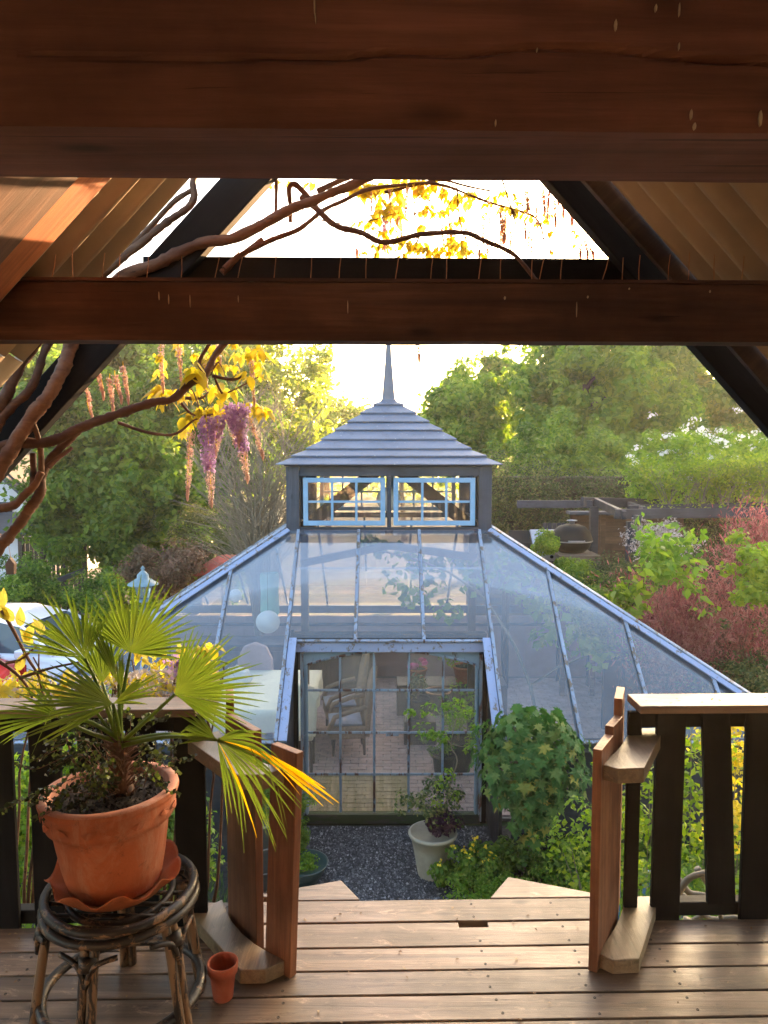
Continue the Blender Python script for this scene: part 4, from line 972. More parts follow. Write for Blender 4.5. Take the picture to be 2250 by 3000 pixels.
# ------------------------------------------------------------------ rattan stool, pots and palm on the deck
sx_, sy_ = -.812, 2.27
PYO = .17
at0 = at
def at(px, py, Y): return at0(px, py, Y + PYO)
stool = thing('rattan_stool', 'round black rattan stool with peeling varnish holding the big terracotta pot', 'stool', (sx_, sy_, DZ))
def ring(r, z, tr, mat, name, parent, wob=.004, n=40, sd=0, tn=8, cx=sx_, cy=sy_):
    pts = [(cx + (r + wob * math.sin(3 * a + sd)) * math.cos(a), cy + (r + wob * math.sin(3 * a + sd)) * math.sin(a), z + wob * math.sin(2 * a + sd)) for a in [2 * math.pi * k / n for k in range(n + 1)]]
    return MB().tube(pts, tr, tn, False).build(name, mat, parent, True)
HS_ = DZ + .417
ring(.218, HS_, .0145, 'rattan', 'seat_ring', stool)
ring(.222, HS_ - .030, .0145, 'rattan', 'seat_ring', stool, sd=1)
ring(.155, HS_ - .012, .011, 'rattan', 'inner_ring', stool)
for k in range(7):
    y = -.18 + k * .06; w = math.sqrt(max(.0, .205 ** 2 - y * y))
    MB().tube([(sx_ - w, sy_ + y, HS_ - .01), (sx_ + w, sy_ + y, HS_ - .012)], .007, 6).build('seat_slat', 'rattan', stool, True)
ring(.236, DZ + .10, .016, 'rattan', 'foot_ring', stool, sd=.5)
legang = [R(-95), R(-160), R(40), R(105), R(-28)]
for a in legang:
    c_, s_ = math.cos(a), math.sin(a); tw = Vector((-s_, c_, 0))
    for off in (-.0135, .0135):
        pts = [Vector((sx_ + c_ * .195, sy_ + s_ * .195, HS_ - .045)) + tw * off, Vector((sx_ + c_ * .214, sy_ + s_ * .214, HS_ - .12)) + tw * off,
               Vector((sx_ + c_ * .238, sy_ + s_ * .238, DZ + .15)) + tw * off, Vector((sx_ + c_ * .262, sy_ + s_ * .262, DZ + .002)) + tw * off]
        MB().tube(smoothline(pts, 4), .0145, 10).build('leg', 'rattanz', stool, True)
    for sgn in (-1, 1):      # curved braces from leg to seat ring
        a2 = a + sgn * R(22)
        pts = [Vector((sx_ + c_ * .236, sy_ + s_ * .236, HS_ - .15)), Vector((sx_ + math.cos(a + sgn * R(6)) * .232, sy_ + math.sin(a + sgn * R(6)) * .232, HS_ - .09)), Vector((sx_ + math.cos(a2) * .226, sy_ + math.sin(a2) * .226, HS_ - .072))]
        MB().tube(smoothline(pts, 4), .008, 7).build('curved_brace', 'rattan', stool, True)
    MB().tube([(sx_ + c_ * .21, sy_ + s_ * .21, HS_ - .075), (sx_ + c_ * .222, sy_ + s_ * .222, HS_ - .11)], .027, 10).build('cane_binding', 'rattan', stool, True)

LE = Matrix.Rotation(R(-2.2), 3, 'Y')       # the pot leans a little
PZ = HS_ + .012
ppx, ppy = sx_ - .012, sy_
sau = thing('pot_saucer', 'orange terracotta saucer with wavy pie-crust rim on the stool', 'saucer', (ppx, ppy, PZ))
pf = lambda a, i: ((.012 * math.cos(a * 9) * (i in (2, 3)), .013 * math.sin(a * 9) * (i in (2, 3))))
MB().lathe([(0, .012), (.135, .012), (.190, .052), (.193, .057), (.185, .050), (.145, .003), (0, .0)], (ppx, ppy, PZ), 90, None, lambda a, i: (.008 * math.cos(a * 9) * (i in (2, 3, 4)), .014 * math.sin(a * 9) * (i in (2, 3, 4)))).build('saucer_dish', 'terra2', sau, True)
pot = thing('terracotta_pot', 'large terracotta pot with leaf-garland band, planted with the palm', 'plant pot', (ppx, ppy, PZ + .014))
PB = PZ + .014; PC = (ppx, ppy, PB)
def garland(a, i):
    if i in (7, 8, 9, 10, 11): return (.0022 * noise.noise(Vector((a * 9, i * 2.0, 1))), .0015 * noise.noise(Vector((a * 5, i, 7))))
    return (0, 0)
ZK, RK = .80, 1.0
prof = [(0, 0), (.132, 0), (.136, .008), (.152, .10), (.169, .235), (.171, .258), (.187, .262), (.190, .280), (.192, .295), (.193, .312), (.194, .330), (.196, .342), (.203, .346), (.205, .356), (.203, .366)]
prof = [(a * RK, b * ZK) for a, b in prof]
MB().lathe(prof, PC, 110, LE, garland).build('pot_body', 'terra', pot, True)
MB().lathe([(a * RK, b * ZK) for a, b in [(.203, .366), (.200, .372), (.178, .372), (.173, .366), (.170, .33), (.0, .325)]], PC, 64, LE).build('pot_rim', 'terrarim', pot, True)
for k in range(16):      # raised relief leaves of the garland band
    a = 2 * math.pi * (k + random.uniform(-.2, .2)) / 16; up = (k % 2) * 2 - 1
    q = []
    for (da, dz, dr) in ((-.12, 0, 0), (-.04, .016 * up, .003), (.05, .012 * up, .003), (.12, -.006 * up, 0), (.0, -.010 * up, .002)):
        q.append(Vector(PC) + LE @ Vector(((.1955 + dr) * RK * math.cos(a + da), (.1955 + dr) * RK * math.sin(a + da), (.304 + dz) * ZK)))
    MB().prism(q, (math.cos(a) * .0022, math.sin(a) * .0022, 0)).build('relief_leaf', 'terra', pot, bevel=.001)
# soil: uneven crumbly surface
m = MB(); vs = [tuple(Vector(PC) + LE @ Vector((0, 0, .352 * ZK)))]; fs = []
nr_, na_ = 14, 60
for i in range(1, nr_ + 1):
    r = .174 * RK * i / nr_
    for k in range(na_):
        a = 2 * math.pi * k / na_
        h = .348 * ZK - .012 * (r / .17) ** 2 + .006 * noise.noise(Vector((r * math.cos(a) * 60, r * math.sin(a) * 60, 1))) + .004 * noise.noise(Vector((r * math.cos(a) * 160, r * math.sin(a) * 160, 1)))
        vs.append(tuple(Vector(PC) + LE @ Vector((r * math.cos(a), r * math.sin(a), h))))
for k in range(na_): fs.append((0, 1 + k, 1 + (k + 1) % na_))
for i in range(nr_ - 1):
    for k in range(na_): a = 1 + i * na_ + k; b = 1 + i * na_ + (k + 1) % na_; fs.append((a, a + na_, b + na_, b))
m.add(vs, fs).build('soil', 'soil', pot, True)
n = 700; a = RNG.uniform(0, 6.28, n); r = .17 * RNG.uniform(0, 1, n) ** .5
P = np.stack([PC[0] + r * np.cos(a), PC[1] + r * np.sin(a), PC[2] + .352 * ZK - .01 * (r / .17) ** 2 + .004 + RNG.uniform(0, .004, n)], 1)
leafcloud('soil_crumbs', P, RNG.normal(size=(n, 3)) + np.array([0, 0, 1]), .012, 'soil', pot, .7, kind='stuff')

# small pot
c = gr(650, 2935, DZ)
sp = thing('small_pot', 'small empty red terracotta pot standing on the deck beside the stool', 'plant pot', c)
MB().lathe([(0, 0), (.030, 0), (.032, .004), (.042, .088), (.0475, .089), (.050, .118), (.049, .121), (.045, .121), (.043, .115), (.041, .09), (.028, .01), (0, .01)], (c.x, c.y + .02, DZ + .001), 48).build('pot_body', 'terras', sp, True)

# palm
CB = Vector((ppx + .035, ppy, PB + .345 * ZK))
palm = thing('fan_palm', 'small fan palm with yellow-green fans growing in the terracotta pot', 'palm', CB)
TC = at(352, 2165, 2.10)
limb([CB, (CB + TC) / 2 + Vector((-.006, 0, 0)), TC], .030, .019, 0, 12).build('trunk', 'bark', palm, True)
m = MB()
for k in range(150):        # fibres and old leaf bases
    t_ = random.uniform(.02, 1); p = CB.lerp(TC, t_); a = random.uniform(0, 6.28); d = Vector((math.cos(a), math.sin(a), random.uniform(.3, 1.6)))
    r0 = .030 - .010 * t_; s = p + Vector((math.cos(a), math.sin(a), 0)) * r0 * .8
    m.tube([s, s + d * .016, s + d * random.uniform(.025, .05) + Vector((0, 0, -.006))], [.003, .0022, .0006], 4)
m.build('leaf_base_fibres', 'bark', palm)
def frond(hub, tip, side, half, nl, L0, droop=.25, fuse=.27, wid=.0125, mat='l_palm', base=None, r=.0042, yel=0, asym=0, bow=None, teeth=True):
    """hub, tip: points; the fan opens round hub->tip towards +-side"""
    hub = Vector(hub); ax = (Vector(tip) - hub).normalized(); side = Vector(side); side = (side - ax * side.dot(ax)).normalized(); nrm = ax.cross(side)
    b0 = base or TC + Vector((random.uniform(-.012, .012), random.uniform(-.01, .01), random.uniform(-.035, 0)))
    mid = b0.lerp(hub, .5) + (bow or Vector((0, 0, .02)))
    pts = smoothline([b0, mid, hub], 7)
    pe = MB().tube(pts, [r * 1.9 - (r * .9) * i / (len(pts) - 1) for i in range(len(pts))], 8)
    if teeth:
        for i in range(2, len(pts) - 2):
            for s_ in (-1, 1):
                q = pts[i] + side * s_ * r * 1.1; pe.tube([q, q + side * s_ * .006 + ax * .003], [.0016, .0004], 4)
    f = pe.build('leaf_stalk', 'l_palm', palm, True)
    L0 = L0 * 1.10; nl = int(nl * 1.12); fuse *= .72
    for k in range(nl):
        u = (k + .5) / nl * 2 - 1; a = half * u + asym
        ln = L0 * (1 - .30 * abs(u) ** 2.2) * random.uniform(.93, 1.05)
        d = ax * math.cos(a) + side * math.sin(a) + nrm * random.uniform(-.05, .05); d.normalize()
        w_ = (-ax * math.sin(a) + side * math.cos(a)).normalized()
        dth = 2 * half / nl; vs = []; fs = []; N = 8
        dr_ = droop * random.uniform(.5, 1.5); kink = random.random() < .12; kp = random.uniform(.55, .75)
        for i in range(N + 1):
            t_ = i / N; rr = t_ * ln
            fusedw = rr * math.tan(dth / 2) * 1.04; w = min(fusedw, wid * .5) if t_ > .05 else fusedw
            if t_ > fuse * .8: w = min(w, wid * .5 * (1 - max(0, (t_ - fuse) / (1 - fuse)) ** 1.4)) + .0006
            c = hub + d * rr + Vector((0, 0, -dr_ * ln * t_ ** 2.6))
            if kink and t_ > kp: c += Vector((0, 0, -(t_ - kp) * ln * 1.0)) - d * (t_ - kp) * ln * .5
            fold = .55 * w
            vs += [c - w_ * w + nrm * fold, c, c + w_ * w + nrm * fold]
        for i in range(N):
            q = i * 3; fs += [(q, q + 1, q + 4, q + 3), (q + 1, q + 2, q + 5, q + 4)]
        yl = random.random() < yel
        MB().add(vs, fs).build('leaflet', 'l_palmy' if yl else mat, f)
    return f
X = Vector((1, 0, 0)); Y = Vector((0, 1, 0)); Z = Vector((0, 0, 1))
yy_ = 2.10
# upright fan, the tallest
frond(at(382, 1912, 2.20), at(400, 1700, 2.22), X, R(82), 25, .235, .03, .42, asym=R(12))
# left upright fan
frond(at(250, 1930, 2.16), at(150, 1775, 2.12), X + Z * .4, R(56), 19, .225, .05, .5, mat='l_palm')
# smaller back fan between them
frond(at(300, 2000, 2.26), at(265, 1800, 2.28), X, R(45), 13, .20, .06, .4)
# right fan
frond(at(512, 2034, 2.02), at(735, 1990, 1.98), Z - X * .1, R(58), 24, .255, .06, .38, asym=R(8), bow=Vector((-.02, 0, -.02)))
# low right fan, drooping towards the camera
frond(at(636, 2168, 1.90), at(800, 2300, 1.86), X * .7 - Z, R(66), 24, .25, .28, .36, asym=R(-6), bow=Vector((0, 0, .02)), yel=.08)
frond(at(632, 2165, 1.93), at(520, 2105, 1.95), Z, R(34), 7, .135, .1, .4)
frond(at(760, 2195, 1.88), at(965, 2330, 1.85), Z, R(7), 4, .235, .05, .2, .016, 'l_palmy', base=at(640, 2168, 1.9), bow=Vector((0, 0, .0)), teeth=False)
# left middle fan, seen almost edge-on
frond(at(331, 2062, 2.02), at(80, 2010, 2.0), Z * .55 + Y * .5 , R(42), 15, .26, .05, .4, asym=R(-6))
frond(at(331, 2062, 2.02), at(480, 1980, 2.0), Z * .5 + Y * .6, R(30), 8, .17, .05, .4)
# far left fan drooping out of frame
frond(at(170, 2100, 2.0), at(-40, 2110, 1.93), Z * .35 - Y * .5, R(48), 17, .25, .10, .5, bow=Vector((0, 0, -.01)), yel=.05)
frond(at(172, 2098, 2.02), at(60, 2000, 2.04), X * .4 + Z * .3, R(25), 5, .15, .05, .3)
# young folded leaf
frond(at(347, 2005, 2.12), at(300, 1890, 2.12), X, R(11), 7, .17, .0, .6, .012, asym=0)
frond(at(350, 2060, 2.12), at(352, 1960, 2.12), X, R(6), 5, .15, .0, .6, .010, asym=0)
# stalks without fans: cut ones
for px, py in ((270, 2070), (440, 2090)):
    p = at(px, py, 2.08); MB().tube(smoothline([TC - Vector((0, 0, .02)), TC.lerp(p, .55) - Vector((0, 0, .008)), p], 5), .0045, 7).build('cut_stalk', 'l_palm', palm, True)
# creeping plant round the palm's foot
cr = thing('creeping_plant', 'dark wiry creeper with tiny round leaves spilling from the palm pot', 'plant', CB)
P = []; 
for k in range(46):
    a = random.uniform(R(70), R(290)) if k % 3 else random.uniform(0, 6.28); L_ = random.uniform(.10, .24) if k % 3 else random.uniform(.08, .15)
    s = CB + Vector((math.cos(a) * random.uniform(.02, .10), math.sin(a) * random.uniform(.02, .10) * .8, 0))
    h = random.uniform(.02, .20)
    e = s + Vector((math.cos(a) * L_, math.sin(a) * L_ * .7, h)); md = s.lerp(e, .5) + Vector((random.uniform(-.02, .02), 0, .05 + h * .2))
    q = smoothline([s, md, e, e + Vector((math.cos(a) * .05, random.uniform(-.03, .03), random.uniform(-.05, .03)))], 6)
    if k < 20 or k % 2 == 0: MB().tube(q, .0012, 4).build('stem', 'bark', cr)
    for p in q[3:]:
        for _ in range(2): P.append(list(p + Vector((random.uniform(-.008, .008), random.uniform(-.008, .008), random.uniform(-.006, .006)))))
for px, py in ((20, 2352), (60, 2330), (100, 2345), (140, 2330)):
    pass
q = smoothline([CB + Vector((-.08, 0, 0)), at(150, 2320, 2.05), at(90, 2335, 2.03), at(5, 2375, 2.0)], 10)
MB().tube(q, .0014, 4).build('stem', 'bark', cr)
for p in q[8:]:
    for _ in range(3): P.append(list(p + Vector((random.uniform(-.012, .012), random.uniform(-.01, .01), random.uniform(-.01, .012)))))
P = np.array(P); N_ = RNG.normal(size=P.shape) * .7 + np.array([0, -.5, .7])
leafcloud('foliage', P, N_, .014, 'l_under', cr, .95)

at = at0

# ------------------------------------------------------------------ trees and shrubs
def tree(name, label, cat, cx, cy, rx, ry, Yd, mat, lsize=.11, ncl=60, per=260, cr=.55, lump=.28, inner=.45, trunk=True, group=None, seed=0, aspect=.55, tr=.16, depth=1.0, parts=None, flat=.8, limbs=6, zb=0):
    if Yd > 17.5: lsize *= 1.75; per = int(per * .62); cr *= .85; ncl = int(ncl * 1.35)
    c = at(cx, cy, Yd); k = c.y * CT - (c.z - EZ) * ST; Rx, Rz = rx * k / F, ry * k / F
    t = thing(name, label, cat, (c.x, Yd, zb), group)
    cc = clumps(c, (Rx, Rx * depth, Rz), ncl, lump, inner, seed=seed)
    cc = cc[cc[:, 2] > zb + .15]
    crown(cc, c, per, cr, lsize, mat, t, 'crown', aspect, flat)
    if Yd > 17.5:          # loose outer sprays break up the outline
        oc = clumps(c, (Rx * 1.06, Rx * depth, Rz * 1.10), int(ncl * .9), lump + .1, .93, seed=seed + 77); oc = oc[oc[:, 2] > zb + .3]
        crown(oc, c, max(18, int(per * .22)), cr * .5, lsize * .9, mat, t, 'outer_sprays', aspect, 1.3)
    if trunk:
        zt = c.z + Rz * .25
        limb([(c.x + .1, Yd, zb), (c.x - .05, Yd + .05, zt * .5 + zb * .5), (c.x, Yd, zt)], tr, tr * .4, .03, 10, 6, seed).build('trunk', 'trunk', t, True)
        for i in range(limbs):
            e = Vector([float(a) for a in cc[(i * 7 + 3) % len(cc)]]); s = Vector((c.x, Yd, max(zb + .4, min(e.z - .3, c.z - Rz * .3 + i * Rz * .1))))
            limb([s, s.lerp(e, .5) + Vector((0, 0, .2)), e], tr * .38, tr * .1, .04, 6, 4, i).build('limb', 'trunk', t, True)
    return t, cc
LG, RG_ = 'trees behind the glasshouse on the left', 'trees behind the glasshouse on the right'
T = tree
T('broadleaf_tree', 'tallest dark green tree at the left, behind the white house', 'tree', 60, 1170, 230, 200, 27, 'l_mid', .13, 80, 300, .75, group=LG, seed=1)
T('broadleaf_tree', 'dense dark green tree in front of the board fence on the left', 'tree', 335, 1390, 225, 285, 18.5, 'l_dark', .10, 130, 330, .55, group=LG, seed=2, lump=.2)
T('broadleaf_tree', 'dark green tree left of the bare twiggy shrub', 'tree', 560, 1400, 180, 290, 19.5, 'l_dark', .10, 100, 320, .55, group=LG, seed=3)
T('broadleaf_tree', 'medium green tree standing above the dark ones, left of the spire', 'tree', 420, 1180, 260, 200, 23, 'l_mid', .12, 90, 300, .7, group=LG, seed=4)
T('broadleaf_tree', 'golden sunlit sparse tree just left of the spire', 'tree', 800, 1200, 190, 190, 25, 'l_backlit', .12, 60, 150, .7, lump=.35, group=LG, seed=5)
T('broadleaf_tree', 'golden green tree between the spire tree and the dark trees', 'tree', 640, 1160, 200, 200, 26, 'l_backlit', .13, 90, 230, .7, lump=.3, group=LG, seed=6)
T('small_tree', 'low golden tree at the foot of the spire, far behind', 'tree', 960, 1255, 120, 90, 34, 'l_backlit', .14, 34, 150, .8, lump=.35, seed=7)
T('small_tree', 'low far tree right behind the cupola roof', 'tree', 1180, 1290, 120, 75, 36, 'l_mid', .14, 34, 200, .8, seed=8)
T('broadleaf_tree', 'rounded fresh green tree nearest the cupola on the right', 'tree', 1370, 1250, 130, 150, 25, 'l_bright', .12, 60, 240, .6, group=RG_, seed=9)
T('conifer_tree', 'pointed fresh green tree top between the spire and the big tree', 'tree', 1455, 1190, 55, 170, 27, 'l_bright', .12, 40, 220, .45, seed=10)
T('broadleaf_tree', 'broad bright green tree in the middle of the right-hand trees', 'tree', 1712, 1190, 215, 250, 24, 'l_bright', .13, 130, 300, .65, group=RG_, seed=11)
T('broadleaf_tree', 'green tree with golden top edge under the right rafter', 'tree', 1890, 1150, 180, 280, 26, 'l_mid', .13, 80, 240, .65, group=RG_, seed=12, lump=.32)
T('broadleaf_tree', 'golden olive tree at the far right under the rafter', 'tree', 2120, 1160, 200, 245, 28, 'l_backlit', .15, 100, 220, .8, group=RG_, seed=13)
T('broadleaf_tree', 'large tree mostly out of view beyond the right edge, shaped to block the sun', 'tree', 2500, 1150, 260, 300, 30, 'l_mid', .16, 70, 240, .9, seed=14)  # mostly out of view; crown height set to block the low sun
T('broadleaf_tree', 'large tree at the far left edge behind the tangled stems', 'tree', -330, 1150, 260, 300, 30, 'l_mid', .16, 70, 240, .9, seed=15)
T('round_shrub', 'rounded grey-green shrub in front of the right-hand trees', 'shrub', 1640, 1350, 170, 100, 19, 'l_mid', .07, 50, 300, .4, trunk=False, seed=16)
T('round_shrub', 'small bright shrub beyond the hedge at the right edge', 'shrub', 2210, 1400, 160, 110, 17, 'l_bright', .08, 40, 300, .4, trunk=False, seed=17)
# conifer-like shrubs and rusty shrub at left
T('olive_conifer', 'olive-green bushy conifer behind the left roof slope', 'shrub', 640, 1580, 130, 130, 16, 'l_olive', .06, 60, 330, .3, trunk=False, seed=18, aspect=.35)
T('rusty_shrub', 'reddish-brown leaved shrub left of the glasshouse roof', 'shrub', 500, 1650, 120, 75, 14.5, 'l_rust', .06, 44, 260, .28, trunk=False, seed=19)
T('dark_bush', 'low dark bush beside the driveway at the left edge', 'shrub', 60, 1730, 120, 80, 15.2, 'l_dark', .07, 36, 260, .3, trunk=False, seed=20)
T('dark_bush', 'low green bush behind the pale teal lantern', 'shrub', 330, 1745, 150, 80, 15.5, 'l_dark', .07, 44, 260, .3, trunk=False, seed=21)
T('dark_bush', 'dark bush at the left hip of the glasshouse roof', 'shrub', 400, 1840, 110, 90, 14.6, 'l_mid', .07, 36, 240, .3, trunk=False, seed=22)
# clipped hedge
hg = thing('hedge', 'tall clipped olive-green hedge behind the barbecue corner', 'hedge', (4, 17, 0))
cc = []
rg = np.random.default_rng(3)
for px in np.linspace(1405, 2330, 62):
    for py in np.linspace(1350, 1640, 11):
        top = 1350 + 45 * noise.noise(Vector((px * .008, 3, 1))) + (0 if px < 1500 else 32)
        if py < top: continue
        p = at(px + rg.uniform(-9, 9), py + rg.uniform(-8, 8), 16.2 + rg.uniform(-.12, .25) + .5 * noise.noise(Vector((px * .01, py * .01, 0)))); cc.append(list(p))
cc = np.array(cc); crown(cc, (0, 0, 0), 75, .32, .055, 'l_hedge', hg, 'foliage', .55, 1.0)
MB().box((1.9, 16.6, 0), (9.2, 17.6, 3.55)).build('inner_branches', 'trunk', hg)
# rhododendron with white trusses
rh, cc = tree('rhododendron', 'white flowering rhododendron above the pergola on the right', 'shrub', 1975, 1375, 115, 105, 14.2, 'l_bright', .09, 46, 130, .32, lump=.2, seed=23, tr=.05)
def trusses(cc, t, n, s=.10):
    c0 = cc.mean(0); k = np.argsort(-(cc[:, 2] - cc[:, 1] * .9 + RNG.normal(size=len(cc)) * .3))[:n]
    for i in k:
        p = cc[i] + np.array([0, -.1, .28]); m = 16; d = unit(RNG.normal(size=(m, 3)) + np.array([0, -.3, .5]))
        leafcloud('blossom', p + d * np.array([s * 1.2, s, s * .8]) * RNG.uniform(.2, 1, (m, 1)) + RNG.normal(size=3) * .12, d, .055, 'f_white', t, .8)
trusses(cc, rh, 30)
rh2, cc = tree('rhododendron', 'second white flowering rhododendron at the right edge', 'shrub', 2165, 1365, 135, 90, 13.8, 'l_bright', .09, 46, 120, .32, lump=.2, seed=24, tr=.05)
trusses(cc, rh2, 30)
# bare twiggy shrub left of the cupola
tw = thing('twiggy_shrub', 'bare grey twiggy shrub rising left of the cupola', 'shrub', at(760, 1600, 13.6))
def twigs(t, base, n, spread, hgt, r, mat='twig', sub=3, droop=.0, name='branch', seed=0):
    random.seed(seed); base = Vector(base); tips = []
    for k in range(n):
        a = random.uniform(0, 6.28); s = random.uniform(.1, 1) ** .7 * spread; h = hgt * random.uniform(.55, 1)
        e = base + Vector((math.cos(a) * s, math.sin(a) * s * .6, h)); md = base.lerp(e, .45) + Vector((math.cos(a) * s * -.12, 0, h * .12))
        m = MB(); q = smoothline([base + Vector((random.uniform(-.08, .08), 0, 0)), md, e], 5); m.tube(q, [r * (1 - .8 * i / (len(q) - 1)) for i in range(len(q))], 5)
        for j in range(sub):
            i = random.randint(4, len(q) - 2); d = Vector((random.uniform(-1, 1), random.uniform(-.6, .6), random.uniform(.2, 1.2) - droop)).normalized() * hgt * random.uniform(.14, .3)
            w = q[i] + d * .5 + Vector((0, 0, .04)); m.tube([q[i], w, q[i] + d], [r * .4, r * .3, r * .12], 4)
            for _ in range(3):
                d2 = (d + Vector((random.uniform(-1, 1), random.uniform(-1, 1), random.uniform(-.4, 1))) * .1 * hgt) * .5; m.tube([w, w + d2], [r * .22, r * .08], 3)
                tips.append(w + d2)
        tips.append(e); m.build(name, mat, t)
    random.seed(seed + 99); return tips
b = at(760, 1640, 13.6); twigs(tw, (b.x, 13.6, .5), 46, 1.15, 4.4, .022, sub=7, seed=4)
# climber over the pergola
cp = thing('pergola_climber', 'yellow-leaved climber with bare twigs trained over the pergola', 'climber', (5.2, 12.6, 2.6))
pts_ = []
for k, (px, py) in enumerate(((2010, 1480), (2060, 1470), (2120, 1480), (2180, 1475), (2230, 1480), (1950, 1480), (2290, 1480))):
    b = at(px, py, 12.7); pts_ += twigs(cp, (b.x, b.y, b.z), 8, .95, .75, .006, sub=6, droop=.3, seed=20 + k)
for px in range(1880, 2300, 14):
    pts_.append(at(px, 1478 + random.uniform(-16, 14), 12.5))
P = np.array([list(p) for p in pts_]).repeat(5, 0); P = P + RNG.normal(size=P.shape) * .05
leafcloud('foliage', P, RNG.normal(size=P.shape), .06, 'l_lime', cp, .6)
# smoke bush: fine red sprays
smb = thing('smoke_bush', 'large dark-red smoke bush filling the right edge beside the roof', 'shrub', (5.0, 9.9, 0))
random.seed(5); P = []; D = []
tp = []
for k in range(14):
    px = random.uniform(1960, 2300); b = at(px, 1900, 9.8)
    tp += twigs(smb, (b.x * .98, 9.9 + random.uniform(-.4, .5), .1), 6, .95, random.uniform(1.3, 1.95), .014, 'bark', 5, seed=40 + k)
cc = clumps(at(2140, 1850, 9.8), (1.25, .9, .68), 95, .3, .3, seed=31)
cc2 = clumps(at(2220, 1610, 10.3), (.5, .4, .45), 30, .3, .3, seed=32); cc = np.concatenate([cc, cc2])
cc3 = clumps(at(1960, 1860, 9.7), (.55, .5, .55), 40, .3, .3, seed=33); cc = np.concatenate([cc, cc3])
n = len(cc) * 120; off = RNG.normal(size=(n, 3)) * np.array([.10, .10, .22]); off[:, :2] += off[:, 2:] * RNG.normal(size=(len(cc), 1)).repeat(120, 0) * .5; P = cc.repeat(120, 0) + off
td = unit(off + np.array([0, -.1, .35]))
leafcloud('crown', P, RNG.normal(size=(n, 3)), .095, 'l_red', smb, .16, tdir=td)
cc = clumps(at(2130, 1840, 9.9), (1.2, .8, .7), 40, .4, .2, seed=39); crown(cc, (0, 0, 0), 60, .16, .05, 'l_hedge', smb, 'inner_foliage', .5)
# leafy green shrubs among it
T('horse_chestnut_sapling', 'sapling with large fresh leaves in front of the smoke bush', 'shrub', 1965, 1640, 105, 95, 9.2, 'l_bright', .13, 52, 13, .18, lump=.55, seed=34, aspect=.5, trunk=False)
T('horse_chestnut_sapling', 'small clump of large leaves at the left of the smoke bush', 'shrub', 1840, 1740, 42, 50, 9.4, 'l_lime', .16, 9, 14, .14, seed=35, aspect=.5, tr=.02)
T('lime_shrub', 'bright yellow-green shrub at the right edge above the smoke bush', 'shrub', 2220, 1670, 75, 95, 9.0, 'l_lime', .08, 34, 50, .15, lump=.5, seed=36, trunk=False)
T('pink_shrub', 'pale pink flowering shrub beside the pergola post', 'shrub', 1930, 1580, 85, 60, 11.5, 'f_faded', .045, 30, 50, .2, lump=.5, seed=37, trunk=False)
T('lime_shrub', 'yellow-green shrub below the kettle barbecue', 'shrub', 1680, 1705, 100, 60, 12.2, 'l_lime', .06, 44, 200, .2, trunk=False, seed=38)
T('lime_shrub', 'small yellow-green bush beside the gas grill', 'shrub', 1600, 1600, 38, 38, 12.4, 'l_lime', .05, 18, 140, .12, trunk=False, seed=39)
T('green_shrub', 'olive green shrub right of the lime bush above the roof', 'shrub', 1760, 1750, 110, 75, 11.4, 'l_mid', .06, 50, 220, .22, trunk=False, seed=40)
T('grey_shrub', 'grey-green lavender-like shrub under the pergola post', 'shrub', 1830, 1690, 110, 65, 11.8, 'l_hedge', .05, 44, 220, .2, trunk=False, seed=41, aspect=.3)
T('green_shrub', 'green bush along the right roof edge below the sapling', 'shrub', 1790, 1850, 90, 60, 10.6, 'l_mid', .06, 36, 220, .22, trunk=False, seed=42)
T('green_shrub', 'twiggy green bush at the lower right behind the rail', 'shrub', 2180, 1985, 110, 45, 9.2, 'l_hedge', .05, 30, 100, .2, trunk=False, seed=43)
MB().box((3.2, 11.0, 0), (4.9, 11.08, 1.05)).build('garden_wall', 'wboard', None, label='low dark timber wall beyond the right roof slope', category='wall')
MB().box((5.0, 7.8, 0), (8.5, 8.9, 1.35)).build('terrace_wall', 'mortar', None, label='pale grey terrace wall at the right edge above the rail', category='wall')
# distant tree belt so the horizon is closed
far = thing('tree_belt', 'distant belt of trees closing the horizon', 'tree belt', (0, 70, 0), kind='stuff')
cc = np.stack([RNG.uniform(-90, 90, 420), RNG.uniform(60, 75, 420), RNG.uniform(0, 6.5, 420)], 1)
crown(cc, (0, 0, 0), 70, 2.2, .5, 'l_backlit', far, 'foliage', .6)

# ------------------------------------------------------------------ small tree, pots and ground cover in the yard
mp = thing('small_maple_tree', 'small round maple with drooping lobed leaves beside the arched door', 'tree', gr(1535, 2540, 0))
base = gr(1535, 2548, 0); topc = at(1558, 2235, 6.85)
limb([base, base.lerp(topc, .35) + Vector((.03, 0, 0)), topc + Vector((0, 0, -.1))], .055, .03, .02, 12).build('trunk', 'mtrunk', mp, True)
def mapleleaf():
    pts = []
    lob = [(-90, .18), (-60, .42), (-48, .28), (-20, .62), (0, .38), (22, .85), (40, .45), (58, .55), (72, .50), (90, 1.0), (108, .50), (122, .55), (140, .45), (158, .85), (180, .38), (200, .62), (228, .28), (240, .42)]
    c = (0, 0, 0)
    vs = [c] + [(r * math.cos(R(a)), r * math.sin(R(a)), -.16 * r * r + .05 * math.sin(R(a * 3))) for a, r in lob]
    fs = [(0, i + 1, (i + 1) % len(lob) + 1) for i in range(len(lob))]
    me = bpy.data.meshes.new('maple_leaf'); me.from_pydata(vs, [], fs); me.update(); me.materials.append(M['l_mapleobj']); return me
m, t_, o_ = newmat('maple_leaf_blade')
oi = t_.nodes.new('ShaderNodeObjectInfo')
col = ramp(t_, oi.outputs['Random'], [(0, (.032, .09, .02)), (.5, (.06, .15, .03)), (.85, (.13, .20, .05)), (1, (.34, .30, .05))])
p_ = pbsdf(t_, o_, col, .55, None, .2, link=False); tr_ = t_.nodes.new('ShaderNodeBsdfTranslucent'); L(t_, col, tr_.inputs[0])
